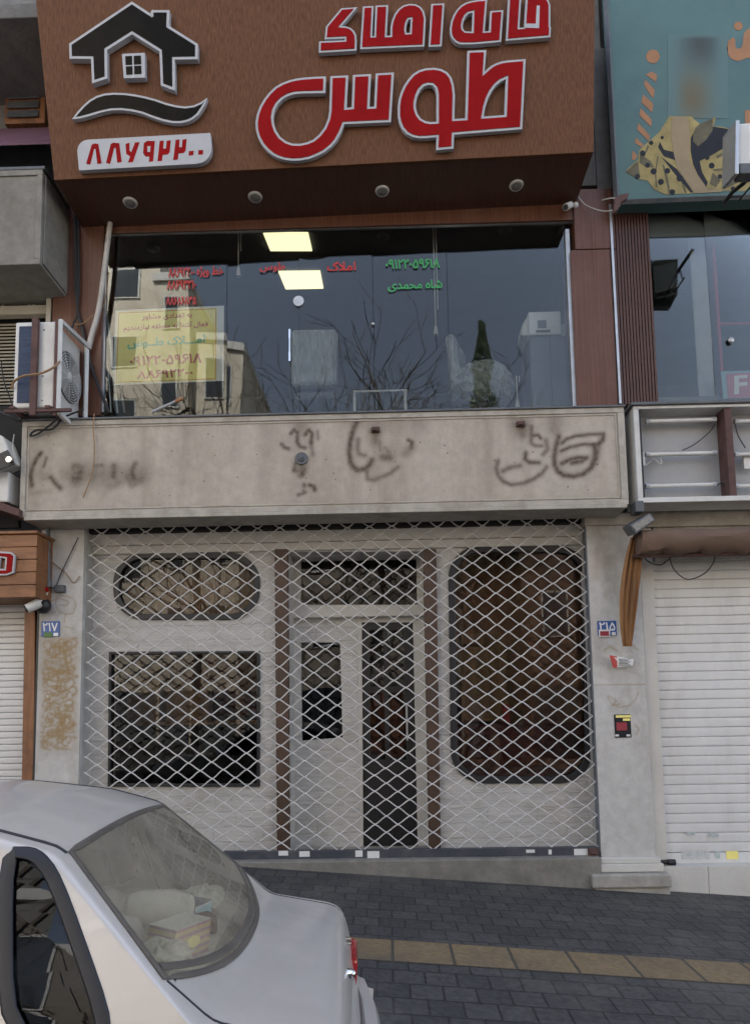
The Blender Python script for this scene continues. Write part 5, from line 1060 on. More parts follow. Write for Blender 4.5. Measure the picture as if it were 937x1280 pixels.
for px_, y0_, y1_, lab in ((541, 285, 408, 'white blind cord hanging beside the green window lettering'), (298, 285, 335, 'short white cord hanging at the top of the window near the lit panels'), (645, 470, 500, 'pale strip of cloth hanging by the grey cabinet behind the window')):
    t_ = thing('blind_cord', lab, 'cord', W(px_, y1_, .2)); a_, b_ = W(px_, y0_, .2), W(px_, y1_, .2); b_.x = a_.x
    c = MB(); c.tube([a_, b_], .007, 6); c.tube([a_+Vector((.03, 0, 0)), b_+Vector((.03, 0, .2))], .006, 6); c.build('cord', 'cable_white', t_, smooth='auto'); c = MB(); c.tube([b_, b_-Vector((0, 0, .1))], [.014, .03], 8); c.build('cord_weight', 'cable_white', t_, smooth='auto')
def office_chair(px, lab, Y, ang, hs=1., heap=False):
    p = W(px, 500, Y); base = Vector((p.x, Y, UF)); t = thing('office_chair', lab, 'chair', base, 'office chairs wrapped in plastic'); rm = Matrix.Translation(base) @ Matrix.Rotation(ang, 4, 'Z')
    def part(name, mb, m, **k): mb.xf(rm); return mb.build(name, m, t, **k)
    c = MB(); c.box((-.24, -.22, .46), (.24, .22, .56)); part('seat', c, 'chair_fabric', bevel=.04, bseg=3)
    c = MB(); c.hexa([(-.23, .20, .62), (.23, .20, .62), (.25, .27, 1.18*hs), (-.25, .27, 1.18*hs)], [(-.23, .28, .62), (.23, .28, .62), (.24, .34, 1.18*hs), (-.24, .34, 1.18*hs)]); bk_ = part('backrest', c, 'chair_fabric', bevel=.038, bseg=4)
    c = MB(); c.hexa([(-.26, .17, .58), (.26, .17, .58), (.28, .24, 1.22*hs), (-.28, .24, 1.22*hs)], [(-.26, .31, .58), (.26, .31, .58), (.27, .37, 1.22*hs), (-.27, .37, 1.22*hs)]); part('plastic_cover', c, 'plastic_wrap', bevel=.064, bseg=5)
    if heap:
        r_ = random.Random(8); c = MB(); c.sphere((0, 0, 0), .40, 26, 16, sc=(1, .95, .72)); c.v = [v*(1+r_.uniform(-.07, .07))+Vector((0, 0, .70)) for v in c.v]; part('seat_cover', c, 'plastic_wrap')
    c = MB(); c.tube([(0, 0, .12), (0, 0, .46)], .03, 10); part('post', c, 'chrome', smooth='auto')
    c = MB()
    for i in range(5): a_ = 2*math.pi*i/5; c.tube([(0, 0, .12), (.28*math.cos(a_), .28*math.sin(a_), .05)], [.03, .018], 6); c.sphere((.28*math.cos(a_), .28*math.sin(a_), .03), .03, 8, 5)
    part('base', c, 'black', smooth='auto')
    for s in (-1, 1): c = MB(); c.tube([(s*.26, .18, .5), (s*.29, .1, .74), (s*.29, -.16, .74), (s*.26, -.12, .5)], .022, 8); part('armrest', c, 'black', smooth='auto')
office_chair(396, 'office chair wrapped in clear plastic behind the middle of the window', .62, R(180), 1.)
office_chair(602, 'office chair in crumpled plastic turned sideways behind the right of the window', .75, R(70), 1.08, True)
cb = thing('grey_cabinet', 'grey cabinet carrying a white printer behind the right of the window', 'cabinet', W(688, 500, .6))
x0, x1 = xx(662, .45, 450), xx(712, .45, 450); ztop = zy(420, .45, 690); c = MB(); c.box((x0, .45, UF), (x1, .95, ztop)); c.build('carcass', 'cabinet', cb, bevel=.006); c = MB(); c.box((x0+.01, .43, UF+.05), ((x0+x1)/2-.004, .449, ztop-.02)); c.build('door', 'cabinet', cb, bevel=.004); c = MB(); c.box(((x0+x1)/2+.004, .43, UF+.05), (x1-.01, .449, ztop-.02)); c.build('door', 'cabinet', cb, bevel=.004)
prn = thing('printer', 'white printer standing on the grey cabinet behind the window', 'printer', (W(683, 420, .6).x, .65, ztop+.002)); x0, x1 = xx(660, .42, 400), xx(701, .42, 400); zt_p = zy(389, .42, 680)
c = MB(); c.box((x0, .42, ztop+.002), (x1, .85, zt_p)); c.build('body', 'printer', prn, bevel=.015); c = MB(); c.box((x1, .5, ztop+.002), (x1+.09, .8, ztop+.17)); c.build('side_tray', 'printer', prn, bevel=.01)
c = MB(); c.box((x0+.1, .412, ztop+.08), (x0+.2, .4185, ztop+.17)); c.build('panel', 'cabinet', prn); c = MB(); c.box((x0+.08, .405, ztop+.03), (x0+.24, .4185, ztop+.05)); c.build('slot', 'fan_dark', prn)
c = MB(); c.hexa([(x0-.07, .5, ztop+.05), (x0-.001, .46, ztop+.02), (x0-.001, .46, zt_p-.03), (x0-.05, .5, zt_p-.1)], [(x0-.07, .75, ztop+.05), (x0-.001, .8, ztop+.02), (x0-.001, .8, zt_p-.03), (x0-.05, .75, zt_p-.1)]); c.build('feed_tray', 'printer', prn)
tb = thing('white_table', 'white low table frame behind the lower middle of the window', 'table', W(475, 505, .4)); x0, x1 = xx(441, .35, 490), xx(509, .35, 490); z_ = zy(487, .35, 475)
c = MB(); c.box((x0, .35, z_-.025), (x1, .9, z_)); c.build('top', 'table_white', tb, bevel=.004)
for a_ in (x0+.001, x1-.041):
    for b_ in (.352, .858): c = MB(); c.box((a_, b_, UF), (a_+.03, b_+.04, z_-.026)); c.build('leg', 'table_white', tb)
tl = thing('desk_lamp', 'small lit lamp behind the window between the two wrapped chairs', 'lamp', (W(566, 451, 1.2).x, 1.2, UF))
p = W(566, 451, 1.2); c = MB(); c.sphere(p, .035, 10, 6, sc=(1.3, 1, .8)); c.build('bulb', mat('lit_bulb', (.8, .8, .7), .4, emit=((1, .98, .9), 3)), tl, smooth=True)
c = MB(); c.tube([(p.x, 1.2, UF), (p.x, 1.2, p.z-.03)], .01, 8); c.tube([(p.x, 1.2, UF), (p.x, 1.2, UF+.02)], .09, 14); c.build('stand', 'grey_metal', tl, smooth='auto')

# ------------------------------------------------------------------ parked car (built in its own frame: +x to the tail, -y to the camera, z from the ground)
CARX = -.085
car = thing('parked_car', 'silver saloon car parked at the kerb with its dusty rear window and boot in view', 'car', (0, 0, 0))
xs = np.arange(-3.95, .0001, .0125)
def kn(pts, sig=2.0):
    p = np.array(pts); v = np.interp(xs, p[:, 0], p[:, 1]); r_ = int(sig*3); k_ = np.exp(-.5*(np.arange(-r_, r_+1)/sig)**2); k_ /= k_.sum()
    return np.convolve(np.pad(v, r_, mode='edge'), k_, 'valid')
ZT = kn([(-3.95, .50), (-3.9, .66), (-3.8, .76), (-3.6, .82), (-2.9, .985), (-2.32, 1.43), (-2.0, 1.482), (-1.5, 1.492), (-1.2, 1.475), (-.985, 1.43), (-.50, 1.03), (-.42, 1.018), (-.215, .988), (-.165, .965), (-.14, .92), (-.12, .83), (-.09, .70), (-.05, .55), (0, .50)], 1.7)
WR = kn([(-3.95, .60), (-3.6, .68), (-2.9, .675), (-2.32, .575), (-1.5, .585), (-.98, .585), (-.55, .735), (-.3, .74), (-.12, .725), (0, .68)], 3)
CRN = kn([(-3.95, .02), (-2.9, .05), (-2.3, .055), (-1.0, .055), (-.5, .055), (-.1, .035), (0, .02)], 4)
HW = kn([(-3.95, .62), (-3.8, .74), (-3.4, .79), (-2.5, .805), (-1., .805), (-.4, .80), (-.12, .79), (0, .75)], 4)
ZB = kn([(-3.95, .46), (-3.8, .66), (-2.9, .90), (-2.0, .935), (-.9, .945), (-.4, .905), (-.17, .86), (-.12, .72), (-.07, .52), (0, .42)], 4)
HB = HW-.035
def chaikin(p, n=3):
    p = np.array(p)
    for _ in range(n):
        q = [p[0]]
        for a_, b_ in zip(p[:-1], p[1:]): q += [a_*.75+b_*.25, a_*.25+b_*.75]
        q.append(p[-1]); p = np.array(q)
    return p
PROF = []
for i, x in enumerate(xs):
    zr = ZT[i]-CRN[i]; zb = min(ZB[i], zr-.04); wr = WR[i]; hb = HB[i]; E_ = (hb+(wr-hb)*.93, zb+(zr-zb)*.93); c_ = CRN[i]
    PROF.append(chaikin([(HW[i]-.07, .19), (HW[i]-.005, .36), (HW[i], .62), (hb, zb), (hb+(wr-hb)*.5, zb+(zr-zb)*.5), E_, (wr, zr), (wr-.045, zr+.28*c_), (wr*.5, zr+.78*c_), (wr*.2, zr+.98*c_), (0, zr+c_)]))
PROF = np.array(PROF); K_ = PROF.shape[1]
irail = int(np.argmin(np.abs(PROF[200][:, 0]-WR[200])+np.abs(PROF[200][:, 1]-(ZT[200]-CRN[200]))))
def prof(x):
    t = (x+3.95)/.0125; i = int(min(max(t, 0), len(xs)-1.001)); f_ = t-i; return PROF[i]*(1-f_)+PROF[min(i+1, len(xs)-1)]*f_
def topz(x, y):
    p = prof(x)[irail-6:]; return float(np.interp(abs(y), p[::-1, 0], p[::-1, 1]))
def sidey(x, z):
    p = prof(x)[:irail+5]; return float(np.interp(z, p[:, 1], p[:, 0]))
def inpoly(x, y, P):
    r_ = False; n = len(P)
    for i in range(n):
        (x1, y1), (x2, y2) = P[i], P[(i+1) % n]
        if (y1 > y) != (y2 > y) and x < (x2-x1)*(y-y1)/(y2-y1)+x1: r_ = not r_
    return r_
def rearc(v): return -.635+.145*(1-abs(v)**2.3)
ys_ = np.linspace(-1, 1, 25)
REAR = [(-.965+.012*(1-v*v), .515*v) for v in ys_]+[(rearc(v), .668*v) for v in ys_[::-1]]
FRONT = [(-2.345-.01*(1-v*v), .50*v) for v in ys_]+[(-2.80-.07*(1-v*v), .60*v) for v in ys_[::-1]]
def rnd_poly(P, n=2):
    for _ in range(n):
        q = []
        for i in range(len(P)):
            a_, b_ = P[i], P[(i+1) % len(P)]; q += [(a_[0]*.8+b_[0]*.2, a_[1]*.8+b_[1]*.2), (a_[0]*.2+b_[0]*.8, a_[1]*.2+b_[1]*.8)]
        P = q
    return P
QW = rnd_poly([(-1.115, 1.385), (-1.035, 1.383), (-.97, 1.328), (-.76, 1.02), (-.768, .98), (-.985, .965)])
RW = rnd_poly([(-1.195, 1.385), (-1.90, 1.392), (-1.93, .955), (-1.065, .965)])
FW = rnd_poly([(-2.01, 1.385), (-2.25, 1.345), (-2.76, .975), (-2.03, .955)])
mb = MB(); n = len(xs); row = 2*K_-1
for i, x in enumerate(xs):
    p = PROF[i]; mb.v += [Vector((x, -a_, b_)) for a_, b_ in p]+[Vector((x, a_, b_)) for a_, b_ in p[-2::-1]]
ARCH = [(-.72, .29), (-3.12, .29)]
for i in range(n-1):
    for j in range(row-1):
        a_, b_, c_, d_ = i*row+j, i*row+j+1, (i+1)*row+j+1, (i+1)*row+j
        ce = (mb.v[a_]+mb.v[b_]+mb.v[c_]+mb.v[d_])/4; jj = j if j < K_-1 else row-2-j
        if jj >= irail-3 and ((-1.0 < ce.x < -.4 and inpoly(ce.x, ce.y, REAR)) or (-2.95 < ce.x < -2.3 and inpoly(ce.x, ce.y, FRONT))): continue
        if jj < irail and ce.z > .94 and (inpoly(ce.x, ce.z, QW) or inpoly(ce.x, ce.z, RW) or inpoly(ce.x, ce.z, FW)): continue
        if jj < irail and any((ce.x-ax)**2+(ce.z-az)**2 < .32**2 for ax, az in ARCH): continue
        mb.f.append((a_, b_, c_, d_)); mb.m.append(0)
mb.f.append(tuple((n-1)*row+j for j in range(row))); mb.m.append(0); mb.f.append(tuple(reversed(range(row)))); mb.m.append(0)
mb.v = list(mb.v)
body = mb.build('body', 'car_paint', car, smooth='auto')
def lift(P, side, d=.004):
    out = []
    for a_, b_ in P:
        if side == 0: out.append(Vector((a_, b_, topz(a_, b_)+d)))
        else: out.append(Vector((a_, side*(sidey(a_, b_)+d), b_)))
    return out
def seal(name, P, side, r, m, parent, d=.004, close=True, fl=.45):
    L_ = lift(P, side, d); mb = MB(); L_ = L_+[L_[0]] if close else L_
    # flat ribbon lying on the surface
    n_ = len(L_); vs = []
    for i in range(n_):
        t = (L_[(i+1) % n_ if not close else min(i+1, n_-1)]-L_[max(i-1, 0)]) if 0 < i < n_-1 else ((L_[1]-L_[-2]) if close else (L_[1]-L_[0] if i == 0 else L_[-1]-L_[-2]))
        t.normalize(); x_, y_ = P[i % len(P)]
        if side == 0: nn = Vector((-(topz(x_+.02, y_)-topz(x_-.02, y_))/.04, -(topz(x_, y_+.02)-topz(x_, y_-.02))/.04, 1)).normalized()
        else: nn = Vector((-(sidey(x_+.02, y_)-sidey(x_-.02, y_))/.04, 1, -(sidey(x_, y_+.02)-sidey(x_, y_-.02))/.04)).normalized(); nn = Vector((nn.x, nn.y*side, nn.z))
        s = t.cross(nn).normalized()
        for k_ in range(8): a_ = 2*math.pi*k_/8; vs.append(L_[i]+s*r*math.cos(a_)+nn*r*fl*math.sin(a_))
    mb.add(vs, [(i*8+k_, i*8+(k_+1) % 8, (i+1)*8+(k_+1) % 8, (i+1)*8+k_) for i in range(n_-1) for k_ in range(8)])
    return mb.build(name, m, parent, smooth=True)
# rear and front glass
def topglass(name, m, e0, e1, hw0, hw1):
    nu, nv = 24, 20; mb = MB(); vs = []
    for k_ in range(nv+1):
        for i in range(nu+1):
            v = -1+2*i/nu; t = k_/nv; x = e0(v)*(1-t)+e1(v)*t; y = (hw0*(1-t)+hw1*t)*v; vs.append(Vector((x, y, topz(x, y)+.003)))
    nt_ = len(vs); vs += [p-Vector((0, 0, .004)) for p in vs]; fs = []
    for k_ in range(nv):
        for i in range(nu): q = (k_*(nu+1)+i, k_*(nu+1)+i+1, (k_+1)*(nu+1)+i+1, (k_+1)*(nu+1)+i); fs += [q, tuple(a_+nt_ for a_ in reversed(q))]
    mb.add(vs, fs); return mb.build(name, m, car, smooth=True)
rg_ = topglass('rear_window', 'glass_car_rear', lambda v: -.965+.012*(1-v*v), rearc, .515, .668)
seal('seal', REAR, 0, .011, 'car_seal', rg_, .003, True, .35)
seal('glass_border', [(rearc(v)-.024, .65*v) for v in np.linspace(-.99, .99, 40)], 0, .013, 'car_seal', rg_, .002, False, .2)
wg_ = topglass('windscreen', 'glass_car', lambda v: -2.345-.01*(1-v*v), lambda v: -2.80-.07*(1-v*v), .50, .60); seal('seal', FRONT, 0, .02, 'car_trim', wg_)
def sideglass(name, P, s, wd):  # glass set in a flat black frame
    L_ = lift(P, s, -.012); mb = MB(); e = Vector((0, -s*.004, 0)); c_ = sum((p for p in L_), Vector())/len(L_)
    mb.prism([L_], e); g = mb.build(name, 'glass_car', car); seal('seal', P, s, wd, 'car_trim', g, .002, True, .07); return g
for s in (-1, 1):
    sideglass('quarter_window', QW, s, .019); sideglass('side_window', RW, s, .022); sideglass('side_window', FW, s, .022)
    seal('roof_gutter', [(x_, s*(WR[int((x_+3.95)/.0125)]-.058)) for x_ in np.linspace(-2.3, -.97, 40)], 0, .007, 'car_trim', body, .001, False, .5)
    seal('boot_gap', [(x_, s*(.668-.02*(x_+.63)/.5)) for x_ in np.linspace(-.63, -.155, 20)], 0, .0045, 'car_trim', body, .0005, False, .4)
    seal('door_gap', [(-1.155+.145*(1.385-z_)/.43, z_) for z_ in np.linspace(1.385, .955, 14)]+[(-1.0+.02*k_, .95-.06*k_) for k_ in range(1, 11)], s, .004, 'car_trim', body, .0005, False, .4)
    seal('door_gap', [(-1.955, z_) for z_ in np.linspace(1.35, .3, 20)], s, .004, 'car_trim', body, .0005, False, .4)
    seal('door_trim', [(x_, .60) for x_ in np.linspace(-2.75, -.98, 30)], s, .022, 'car_trim', body, .006, False, .4)
    for hx in (-1.18, -2.12): c = MB(); y_ = s*(sidey(hx, .86)+.012); c.box((hx-.07, y_-.012, .845), (hx+.07, y_+.012, .875)); c.build('door_handle', 'car_trim', car, bevel=.006)
    # tail and head lamps
    c = MB(); y0, y1 = s*.40, s*.69; c.box((-.19, y0, .69), (-.092, y1, .81)); tl_ = c.build('tail_lamp', 'tail_red', car, bevel=.014)
    c = MB(); c.box((-3.965, s*.36, .60), (-3.90, s*.62, .70)); c.build('headlight', 'downlight', car, bevel=.012)
    for ax, az in ARCH:
        wy = s*.70; c = MB()
        pr_ = [(.13, -.09), (.19, -.09), (.262, -.085), (.29, -.06), (.29, .06), (.262, .085), (.19, .09), (.13, .09)]; m_ = 36; vs = [Vector((ax+r_*math.cos(2*math.pi*k_/m_), wy+o_, az+r_*math.sin(2*math.pi*k_/m_))) for k_ in range(m_) for r_, o_ in pr_]
        c.add(vs, [(k_*8+j, k_*8+(j+1) % 8, ((k_+1) % m_)*8+(j+1) % 8, ((k_+1) % m_)*8+j) for k_ in range(m_) for j in range(8)]); w_ = c.build('wheel', 'tyre', car, smooth='auto')
        c = MB(); c.tube([(ax, wy-.05, az), (ax, wy+.05, az)], .175, 24)
        for k_ in range(8): a_ = 2*math.pi*k_/8; c.tube([(ax+.11*math.cos(a_), wy+s*.05, az+.11*math.sin(a_)), (ax+.11*math.cos(a_), wy+s*.062, az+.11*math.sin(a_))], .025, 8)
        c.tube([(ax, wy, az), (ax, wy+s*.075, az)], .04, 12); c.build('rim', 'alu', w_, smooth='auto')
# bumpers, lock, badge
c = MB(); pts = [(x_-.10, y_) for x_, y_ in ((-.42, -.80), (-.2, -.80), (-.02, -.775), (.07, -.66), (.105, -.4), (.115, 0), (.105, .4), (.07, .66), (-.02, .775), (-.2, .80), (-.42, .80))]; pp = []
for i in range(len(pts)-1):
    for t in (0, .25, .5, .75): pp.append((pts[i][0]+(pts[i+1][0]-pts[i][0])*t, pts[i][1]+(pts[i+1][1]-pts[i][1])*t))
pp.append(pts[-1]); vs = []; sec = [(-.09, .36), (-.015, .36), (.0, .40), (.0, .60), (-.02, .645), (-.07, .66), (-.09, .62)]
for i, (a_, b_) in enumerate(pp):
    q0, q1 = pp[max(i-1, 0)], pp[min(i+1, len(pp)-1)]; t = Vector((q1[0]-q0[0], q1[1]-q0[1])).normalized(); nrm = Vector((t.y, -t.x)); vs += [Vector((a_+nrm.x*d_, b_+nrm.y*d_, z_)) for d_, z_ in sec]
m_ = len(sec); c.add(vs, [(i*m_+j, i*m_+(j+1) % m_, (i+1)*m_+(j+1) % m_, (i+1)*m_+j) for i in range(len(pp)-1) for j in range(m_)]+[tuple(range(m_)), tuple(reversed(range((len(pp)-1)*m_, len(pp)*m_)))])
c.build('bumper', 'car_paint', car, smooth='auto')
c = MB(); c.box((-4.02, -.74, .34), (-3.85, .74, .55)); c.build('bumper', 'car_trim', car, bevel=.04, bseg=3)
c = MB(); c.tube([(-.19, 0, .90), (-.128, 0, .895)], .017, 14); c.sphere((-.128, 0, .895), .016, 12, 6); c.build('boot_lock', 'chrome', car, smooth=True)
c = MB(); c.box((-.19, .30, .895), (-.128, .345, .908)); c.box((-.19, .352, .895), (-.128, .38, .908)); c.build('boot_badge', 'chrome', car, bevel=.003)
# cabin
c = MB(); c.box((-3.0, -.70, .20), (-.15, .70, .24)); c.box((-.45, -.66, .25), (-.43, .66, .90)); c.box((-3.0, -.68, .25), (-2.8, .68, .9)); c.build('cabin_floor', 'car_inside', car)
c = MB(); c.hexa([(-1.12, -.62, 1.0), (-.60, -.64, 1.0), (-.60, .64, 1.0), (-1.12, .62, 1.0)], [(-1.12, -.62, .96), (-.60, -.64, .96), (-.60, .64, .96), (-1.12, .62, .96)]); c.build('parcel_shelf', 'car_inside', car)
c = MB(); c.hexa([(-1.35, -.62, .42), (-1.18, -.62, .42), (-1.18, .62, .42), (-1.35, .62, .42)], [(-1.22, -.60, 1.02), (-1.10, -.60, 1.0), (-1.10, .60, 1.0), (-1.22, .60, 1.02)]); c.box((-1.75, -.62, .24), (-1.2, .62, .46)); c.build('rear_seat', 'car_seat', car, bevel=.05, bseg=3)
for s in (-1, 1):
    c = MB(); c.hexa([(-1.95, s*.36-.24, .40), (-1.78, s*.36-.24, .40), (-1.78, s*.36+.24, .40), (-1.95, s*.36+.24, .40)], [(-1.82, s*.36-.21, 1.08), (-1.70, s*.36-.21, 1.06), (-1.70, s*.36+.21, 1.06), (-1.82, s*.36+.21, 1.08)]); c.box((-2.4, s*.36-.25, .24), (-1.85, s*.36+.25, .46)); c.box((-1.80, s*.36-.13, 1.10), (-1.70, s*.36+.13, 1.28)); c.build('front_seat', 'car_seat', car, bevel=.045, bseg=3)
c = MB(); c.box((-2.83, -.62, .62), (-2.55, .62, .93)); c.build('dashboard', 'car_inside', car, bevel=.05)
# place the car on the road
RM = Matrix.Translation((CARX, -4.5, zp(CARX, -4.5)-.15)) @ Matrix.Rotation(R(3.6), 4, 'Z') @ Matrix.Rotation(R(4.23), 4, 'Y') @ Matrix.Rotation(R(-.7), 4, 'X')
car.matrix_world = RM
# things lying on the shelf (each a thing of its own)
def shelf_thing(name, label, cat, parts, at, rz=0):
    """parts: (name, builder, material, opts); the thing sits on the shelf at a car-frame point"""
    o = None; T = RM @ Matrix.Translation(at) @ Matrix.Rotation(rz, 4, 'Z'); org = T @ Vector((0, 0, 0))
    if len(parts) == 1:
        nm, mb, m, kw = parts[0]; return tag(mb.xf(T).build(name, m, origin=org, **kw), label, cat)
    o = thing(name, label, cat, org)
    for nm, mb, m, kw in parts: mb.xf(T).build(nm, m, o, **kw)
    return o
sz = lambda x: 1.001
a1 = MB().box((-.055, -.085, 0), (.055, .085, .105)); l1 = []
for i, z_ in enumerate((.012, .036, .060, .084)): l1.append(MB().box((-.056, -.086, z_), (.056, .086, z_+.013)))
lab_ = MB(); lab_.prism([[Vector((.0575, .035*math.cos(t), .05+.02*math.sin(t))) for t in [2*math.pi*k_/16 for k_ in range(16)]]], (-.001, 0, 0))
top_ = MB().box((-.056, -.086, .1052), (.056, .086, .108))
shelf_thing('tissue_box', 'pink and yellow striped tissue box on the rear shelf of the silver car', 'tissue box', [('plain_box', a1, 'box_pink', {}), *[('stripe', b_, 'box_yellow', {}) for b_ in l1], ('oval_print', lab_, 'poster_yellow', {}), ('top_paper', top_, 'cream_cloth', {})], (-.705, -.20, sz(-.735)), R(-28))
a1 = MB().box((-.05, -.11, 0), (.05, .11, .075)); st_ = []
c2 = MB()
for i in range(7): y_ = -.005+.016*i; c2.prism([[Vector((.0505, y_, .01)), Vector((.0505, y_+.009, .01)), Vector((.0505, y_+.016, .066)), Vector((.0505, y_+.007, .066))]], (.001, 0, 0))
c3 = MB().box((.0501, -.01, .004), (.0503, .108, .071))
shelf_thing('tissue_box', 'dark blue tissue box with pale blue striped end on the rear shelf', 'tissue box', [('plain_box', a1, 'box_blue', {}), ('panel', c3, 'paper_white', {}), ('stripe', c2, 'cyan_print', {})], (-.76, .12, sz(-.76)), R(-20))
c = MB().hexa([(-.05, -.06, 0), (.05, -.06, 0), (.05, .06, 0), (-.05, .06, 0)], [(-.035, -.05, .05), (.045, -.045, .07), (.03, .05, .06), (-.04, .05, .05)])
shelf_thing('brown_pouch', 'small dark brown pouch on the rear shelf in front of the blue tissue box', 'pouch', [('p', c, 'maroon', dict(bevel=.015, bseg=3))], (-.68, .06, sz(-.68)), R(20))
def crumple(r, seed, sc):
    r_ = random.Random(seed); mb = MB(); mb.sphere((0, 0, 0), r, 22, 14, sc=sc); mb.v = [v*(1+r_.uniform(-.22, .22)) for v in mb.v]; zm_ = min(v.z for v in mb.v); mb.v = [Vector((v.x, v.y, max((v.z-zm_)*1., 0))) for v in mb.v]; return mb
shelf_thing('crumpled_bag', 'crumpled pale plastic bag nearest the lower corner of the rear window', 'bag', [('b', crumple(.11, 1, (.9, 1.1, .42)), 'plastic_bag', {})], (-.715, -.41, sz(-.735)))
shelf_thing('crumpled_bag', 'crumpled pale plastic bag behind the blue tissue box on the shelf', 'bag', [('b', crumple(.10, 2, (.8, 1.3, .35)), 'plastic_bag', {})], (-.74, .36, sz(-.74)))
c = MB(); c.tube([(0, -.10, .0), (.02, -.05, .005), (.03, .05, .005), (.05, .13, 0)], [.058, .070, .070, .055], 18); c.v = [v+Vector((0, 0, .075)) for v in c.v]
shelf_thing('neck_roll', 'cream ribbed neck roll lying on the rear seat back inside the silver car', 'cushion', [('r', c, 'cream_cloth', dict(smooth='auto', bevel=.02))], (-.85, .02, sz(-.96)), R(-62))
c = MB(); c.hexa([(-.1, -.12, 0), (.09, -.12, 0), (.09, .10, 0), (-.1, .10, 0)], [(-.06, -.09, .09), (.04, -.08, .07), (.05, .07, .11), (-.06, .06, .12)])
shelf_thing('grey_cloth', 'grey folded cloth beside the cream neck roll inside the silver car', 'cloth', [('g', c, 'car_seat', dict(bevel=.035, bseg=3))], (-.89, -.20, sz(-.95)), R(15))

# ------------------------------------------------------------------ across the street (seen in the glass)
def VX(px, py, Yreal): return W(px, py, -Yreal)          # mirror in the window plane y = 0
def opp_building(name, label, x0, x1, y1, h, m, floors, cols, base=-.5, depth=9., bal=False):
    b = thing(name, label, 'building', ((x0+x1)/2, y1, base)); c = MB(); c.box((x0, y1-depth, base-1.5), (x1, y1, h)); c.build('wall', m, b)
    c = MB(); c.box((x0-.1, y1-depth, h+.002), (x1+.1, y1+.12, h+.3)); c.build('parapet', 'white_plaster', b)
    fh = (h-base-3.6)/max(1, floors); cw = (x1-x0)/cols
    for i in range(floors):
        for j in range(cols):
            xa, xb = x0+cw*(j+.3), x0+cw*(j+.68); za, zb = base+3.6+fh*(i+.32), base+3.6+fh*(i+.78)
            c = MB(); c.box((xa-.07, y1+.001, za-.07), (xb+.07, y1+.06, zb+.07)); w_ = c.build('window', 'white_plaster', b)
            c = MB(); c.box((xa, y1+.055, za), (xb, y1+.07, zb)); c.build('pane', 'opp_glass', w_)
        if bal:
            c = MB(); c.box((x0+cw*.05, y1+.001, base+3.6+fh*i), (x1-cw*.05, y1+.9, base+3.6+fh*i+.9)); c.build('balcony', m, b)
    for j in range(cols):
        xa, xb = x0+cw*(j+.08), x0+cw*(j+.92); c = MB(); c.box((xa, y1+.001, base), (xb, y1+.05, base+2.8)); c.build('shop_shutter', ('fan_dark', 'opp_glass', 'wood_red')[j % 3], b)
    return b
Yop = -20.
xr_ = VX(205, 330, Yop).x; xr2 = VX(247, 352, Yop).x; xr3 = VX(296, 480, Yop).x
hA = VX(205, 322, Yop).z; hB = VX(250, 365, Yop).z; hC = VX(290, 432, Yop).z
opp_building('apartment_block', 'tall beige apartment block across the street seen only as a reflection', xr_-11, xr_, Yop, hA, 'opp_beige', 6, 4)
opp_building('apartment_block', 'stepped beige block beside the tallest one across the street', xr_+.01, xr2, Yop+.6, hB, 'opp_beige', 5, 1)
opp_building('apartment_block', 'lower beige block at the right end of the stepped group across the street', xr2+.01, xr3, Yop, hC, 'opp_beige', 4, 1)
opp_building('apartment_block', 'low stone faced shop building across the street facing the grille', xr3+.02, xr3+9, Yop, 9.5, 'opp_stone', 2, 4)
opp_building('apartment_block', 'brick shop building across the street to the right', xr3+9.02, xr3+19, Yop, 10.5, 'opp_brick', 2, 4)
opp_building('apartment_block', 'beige house at the far right across the street', xr3+19.02, xr3+30, Yop, 11, 'opp_beige', 2, 4)
opp_building('apartment_block', 'stone house at the far left across the street', xr_-24, xr_-11.01, Yop, 13, 'opp_stone', 3, 5)
def bare_tree(x, y, h, seed, label):
    r_ = random.Random(seed); t = thing('bare_tree', label, 'tree', (x, y, zp(x, y)), 'bare street trees'); tr = MB(); br_ = MB(); h *= 1.42
    def grow(p, d, L, rad, lev, mb):
        pts = [p]; q = p.copy(); n = 4
        for i in range(n): d = (d+Vector((r_.uniform(-.16, .16), r_.uniform(-.16, .16), r_.uniform(-.02, .12)))).normalized(); q = q+d*(L/n); pts.append(q.copy())
        mb.tube(pts, [rad*(1-.4*i/n) for i in range(n+1)], 6 if lev < 2 else 4)
        if lev >= 5: return
        for i in range(4 if lev < 3 else 2):
            k_ = r_.randint(2, n); a_ = r_.uniform(0, 6.28); s = d.orthogonal().normalized(); s.rotate(Matrix.Rotation(a_, 3, d)); grow(pts[k_], (d*.75+s*r_.uniform(.5, .9)).normalized(), L*r_.uniform(.55, .75), max(rad*.5, .010), lev+1, br_)
    grow(Vector((x, y, zp(x, y)-.1)), Vector((0, 0, 1)), h*.36, .14, 0, tr); tr.build('trunk', 'bark', t, smooth='auto', fixn=False); br_.build('crown', 'bark', t, fixn=False); return t
for px_, py_, sd_, lab in ((340, 475, 1, 'bare tree across the street reflected left of the window middle'), (415, 470, 2, 'bare tree across the street reflected in the window middle'), (530, 480, 3, 'bare tree across the street beside the cypress'), (815, 470, 4, 'bare tree across the street reflected in the right shop window')):
    p = VX(px_, py_, -14.6); bare_tree(p.x, -14.6-sd_*.1, p.z*.98, sd_+20, lab)
p = VX(604, 400, -17.2); x, y, h = p.x, -17.2, p.z
t = thing('cypress_tree', 'tall dark narrow cypress across the street seen as a reflection', 'tree', (x, y, zp(x, y))); c = MB(); c.tube([(x, y, zp(x, y)-.2), (x, y, h*.9)], [.2, .03], 8); c.build('trunk', 'bark', t)
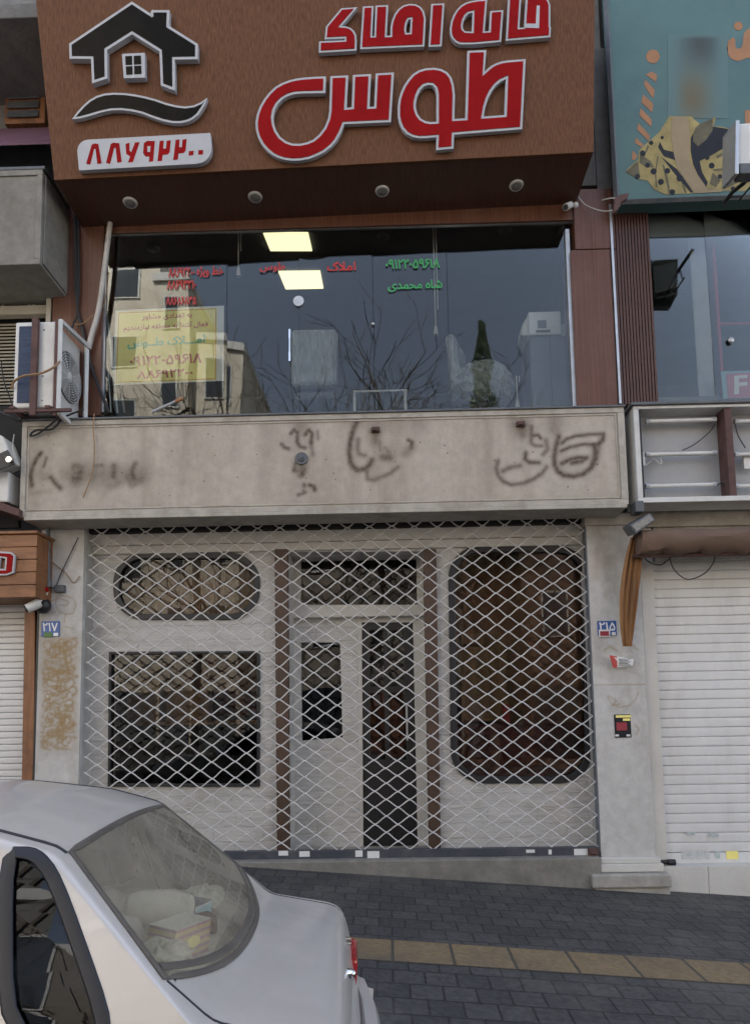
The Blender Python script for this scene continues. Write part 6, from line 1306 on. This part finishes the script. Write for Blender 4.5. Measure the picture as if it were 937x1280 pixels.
rc = random.Random(4); mb = MB(); x_c = x
for i in range(6400):
    side_ = rc.random() < .3; u = rc.random(); z = .9+(h-.9)*(u*.7 if side_ else u); x = x_c+(.62 if side_ else 0); rad = (1.05*(1-u)**.6*min(1, u*6+.3)+.06)*(.82+.18*math.sin(z*3.1+1.7*math.sin(z))); a_ = rc.uniform(0, 6.28); rr_ = rad*math.sqrt(rc.uniform(.3, 1)); q = Vector((x+rr_*math.cos(a_), y+rr_*math.sin(a_), z)); s = rc.uniform(.07, .17)
    a = Vector((rc.uniform(-1, 1), rc.uniform(-1, 1), rc.uniform(-.4, .4))).normalized()*s*.6; b = Vector((rc.uniform(-.4, .4), rc.uniform(-.4, .4), 1)).normalized()*s*1.5
    mb.add([q-a, q+a, q+b], [(0, 1, 2)])
mb.build('crown', 'leaf_dark', t, fixn=False)

# ------------------------------------------------------------------ light
SUN_EL, SUN_AZ = 48, 14     # sun behind the shop row, a little to the left
w = bpy.data.worlds.new('World'); S.world = w; w.use_nodes = True
nt = w.node_tree; bg = nt.nodes['Background']
sky = nt.nodes.new('ShaderNodeTexSky'); sky.sky_type = 'NISHITA'; sky.sun_disc = False
sky.sun_elevation = R(SUN_EL); sky.sun_rotation = R(-SUN_AZ); sky.altitude = 1200; sky.air_density = 1.; sky.dust_density = 2.2; sky.ozone_density = 1.
hs = nt.nodes.new('ShaderNodeHueSaturation'); hs.inputs['Saturation'].default_value = .62
nt.links.new(sky.outputs[0], hs.inputs['Color']); nt.links.new(hs.outputs[0], bg.inputs[0]); bg.inputs[1].default_value = .12
sd = bpy.data.lights.new('sun', 'SUN'); sd.energy = 4.8; sd.angle = R(.5); sd.color = (1, .96, .90)
so_ = bpy.data.objects.new('sun', sd); C.objects.link(so_)
e_, z_ = R(SUN_EL), R(SUN_AZ)
sdir = Vector((-math.sin(z_)*math.cos(e_), math.cos(z_)*math.cos(e_), math.sin(e_)))   # towards the sun
so_.location = sdir*60; so_.rotation_euler = sdir.to_track_quat('Z', 'Y').to_euler()
S.view_settings.view_transform = 'Standard'; S.view_settings.look = 'None'; S.view_settings.gamma = 1; S.view_settings.use_curve_mapping = False
S.view_settings.exposure = 2.1
S.cycles.use_denoising = True
S.cycles.max_bounces = 8; S.cycles.transparent_max_bounces = 24; S.cycles.glossy_bounces = 4; S.cycles.diffuse_bounces = 4
S.cycles.caustics_reflective = False; S.cycles.caustics_refractive = False
S.cycles.sample_clamp_indirect = 6
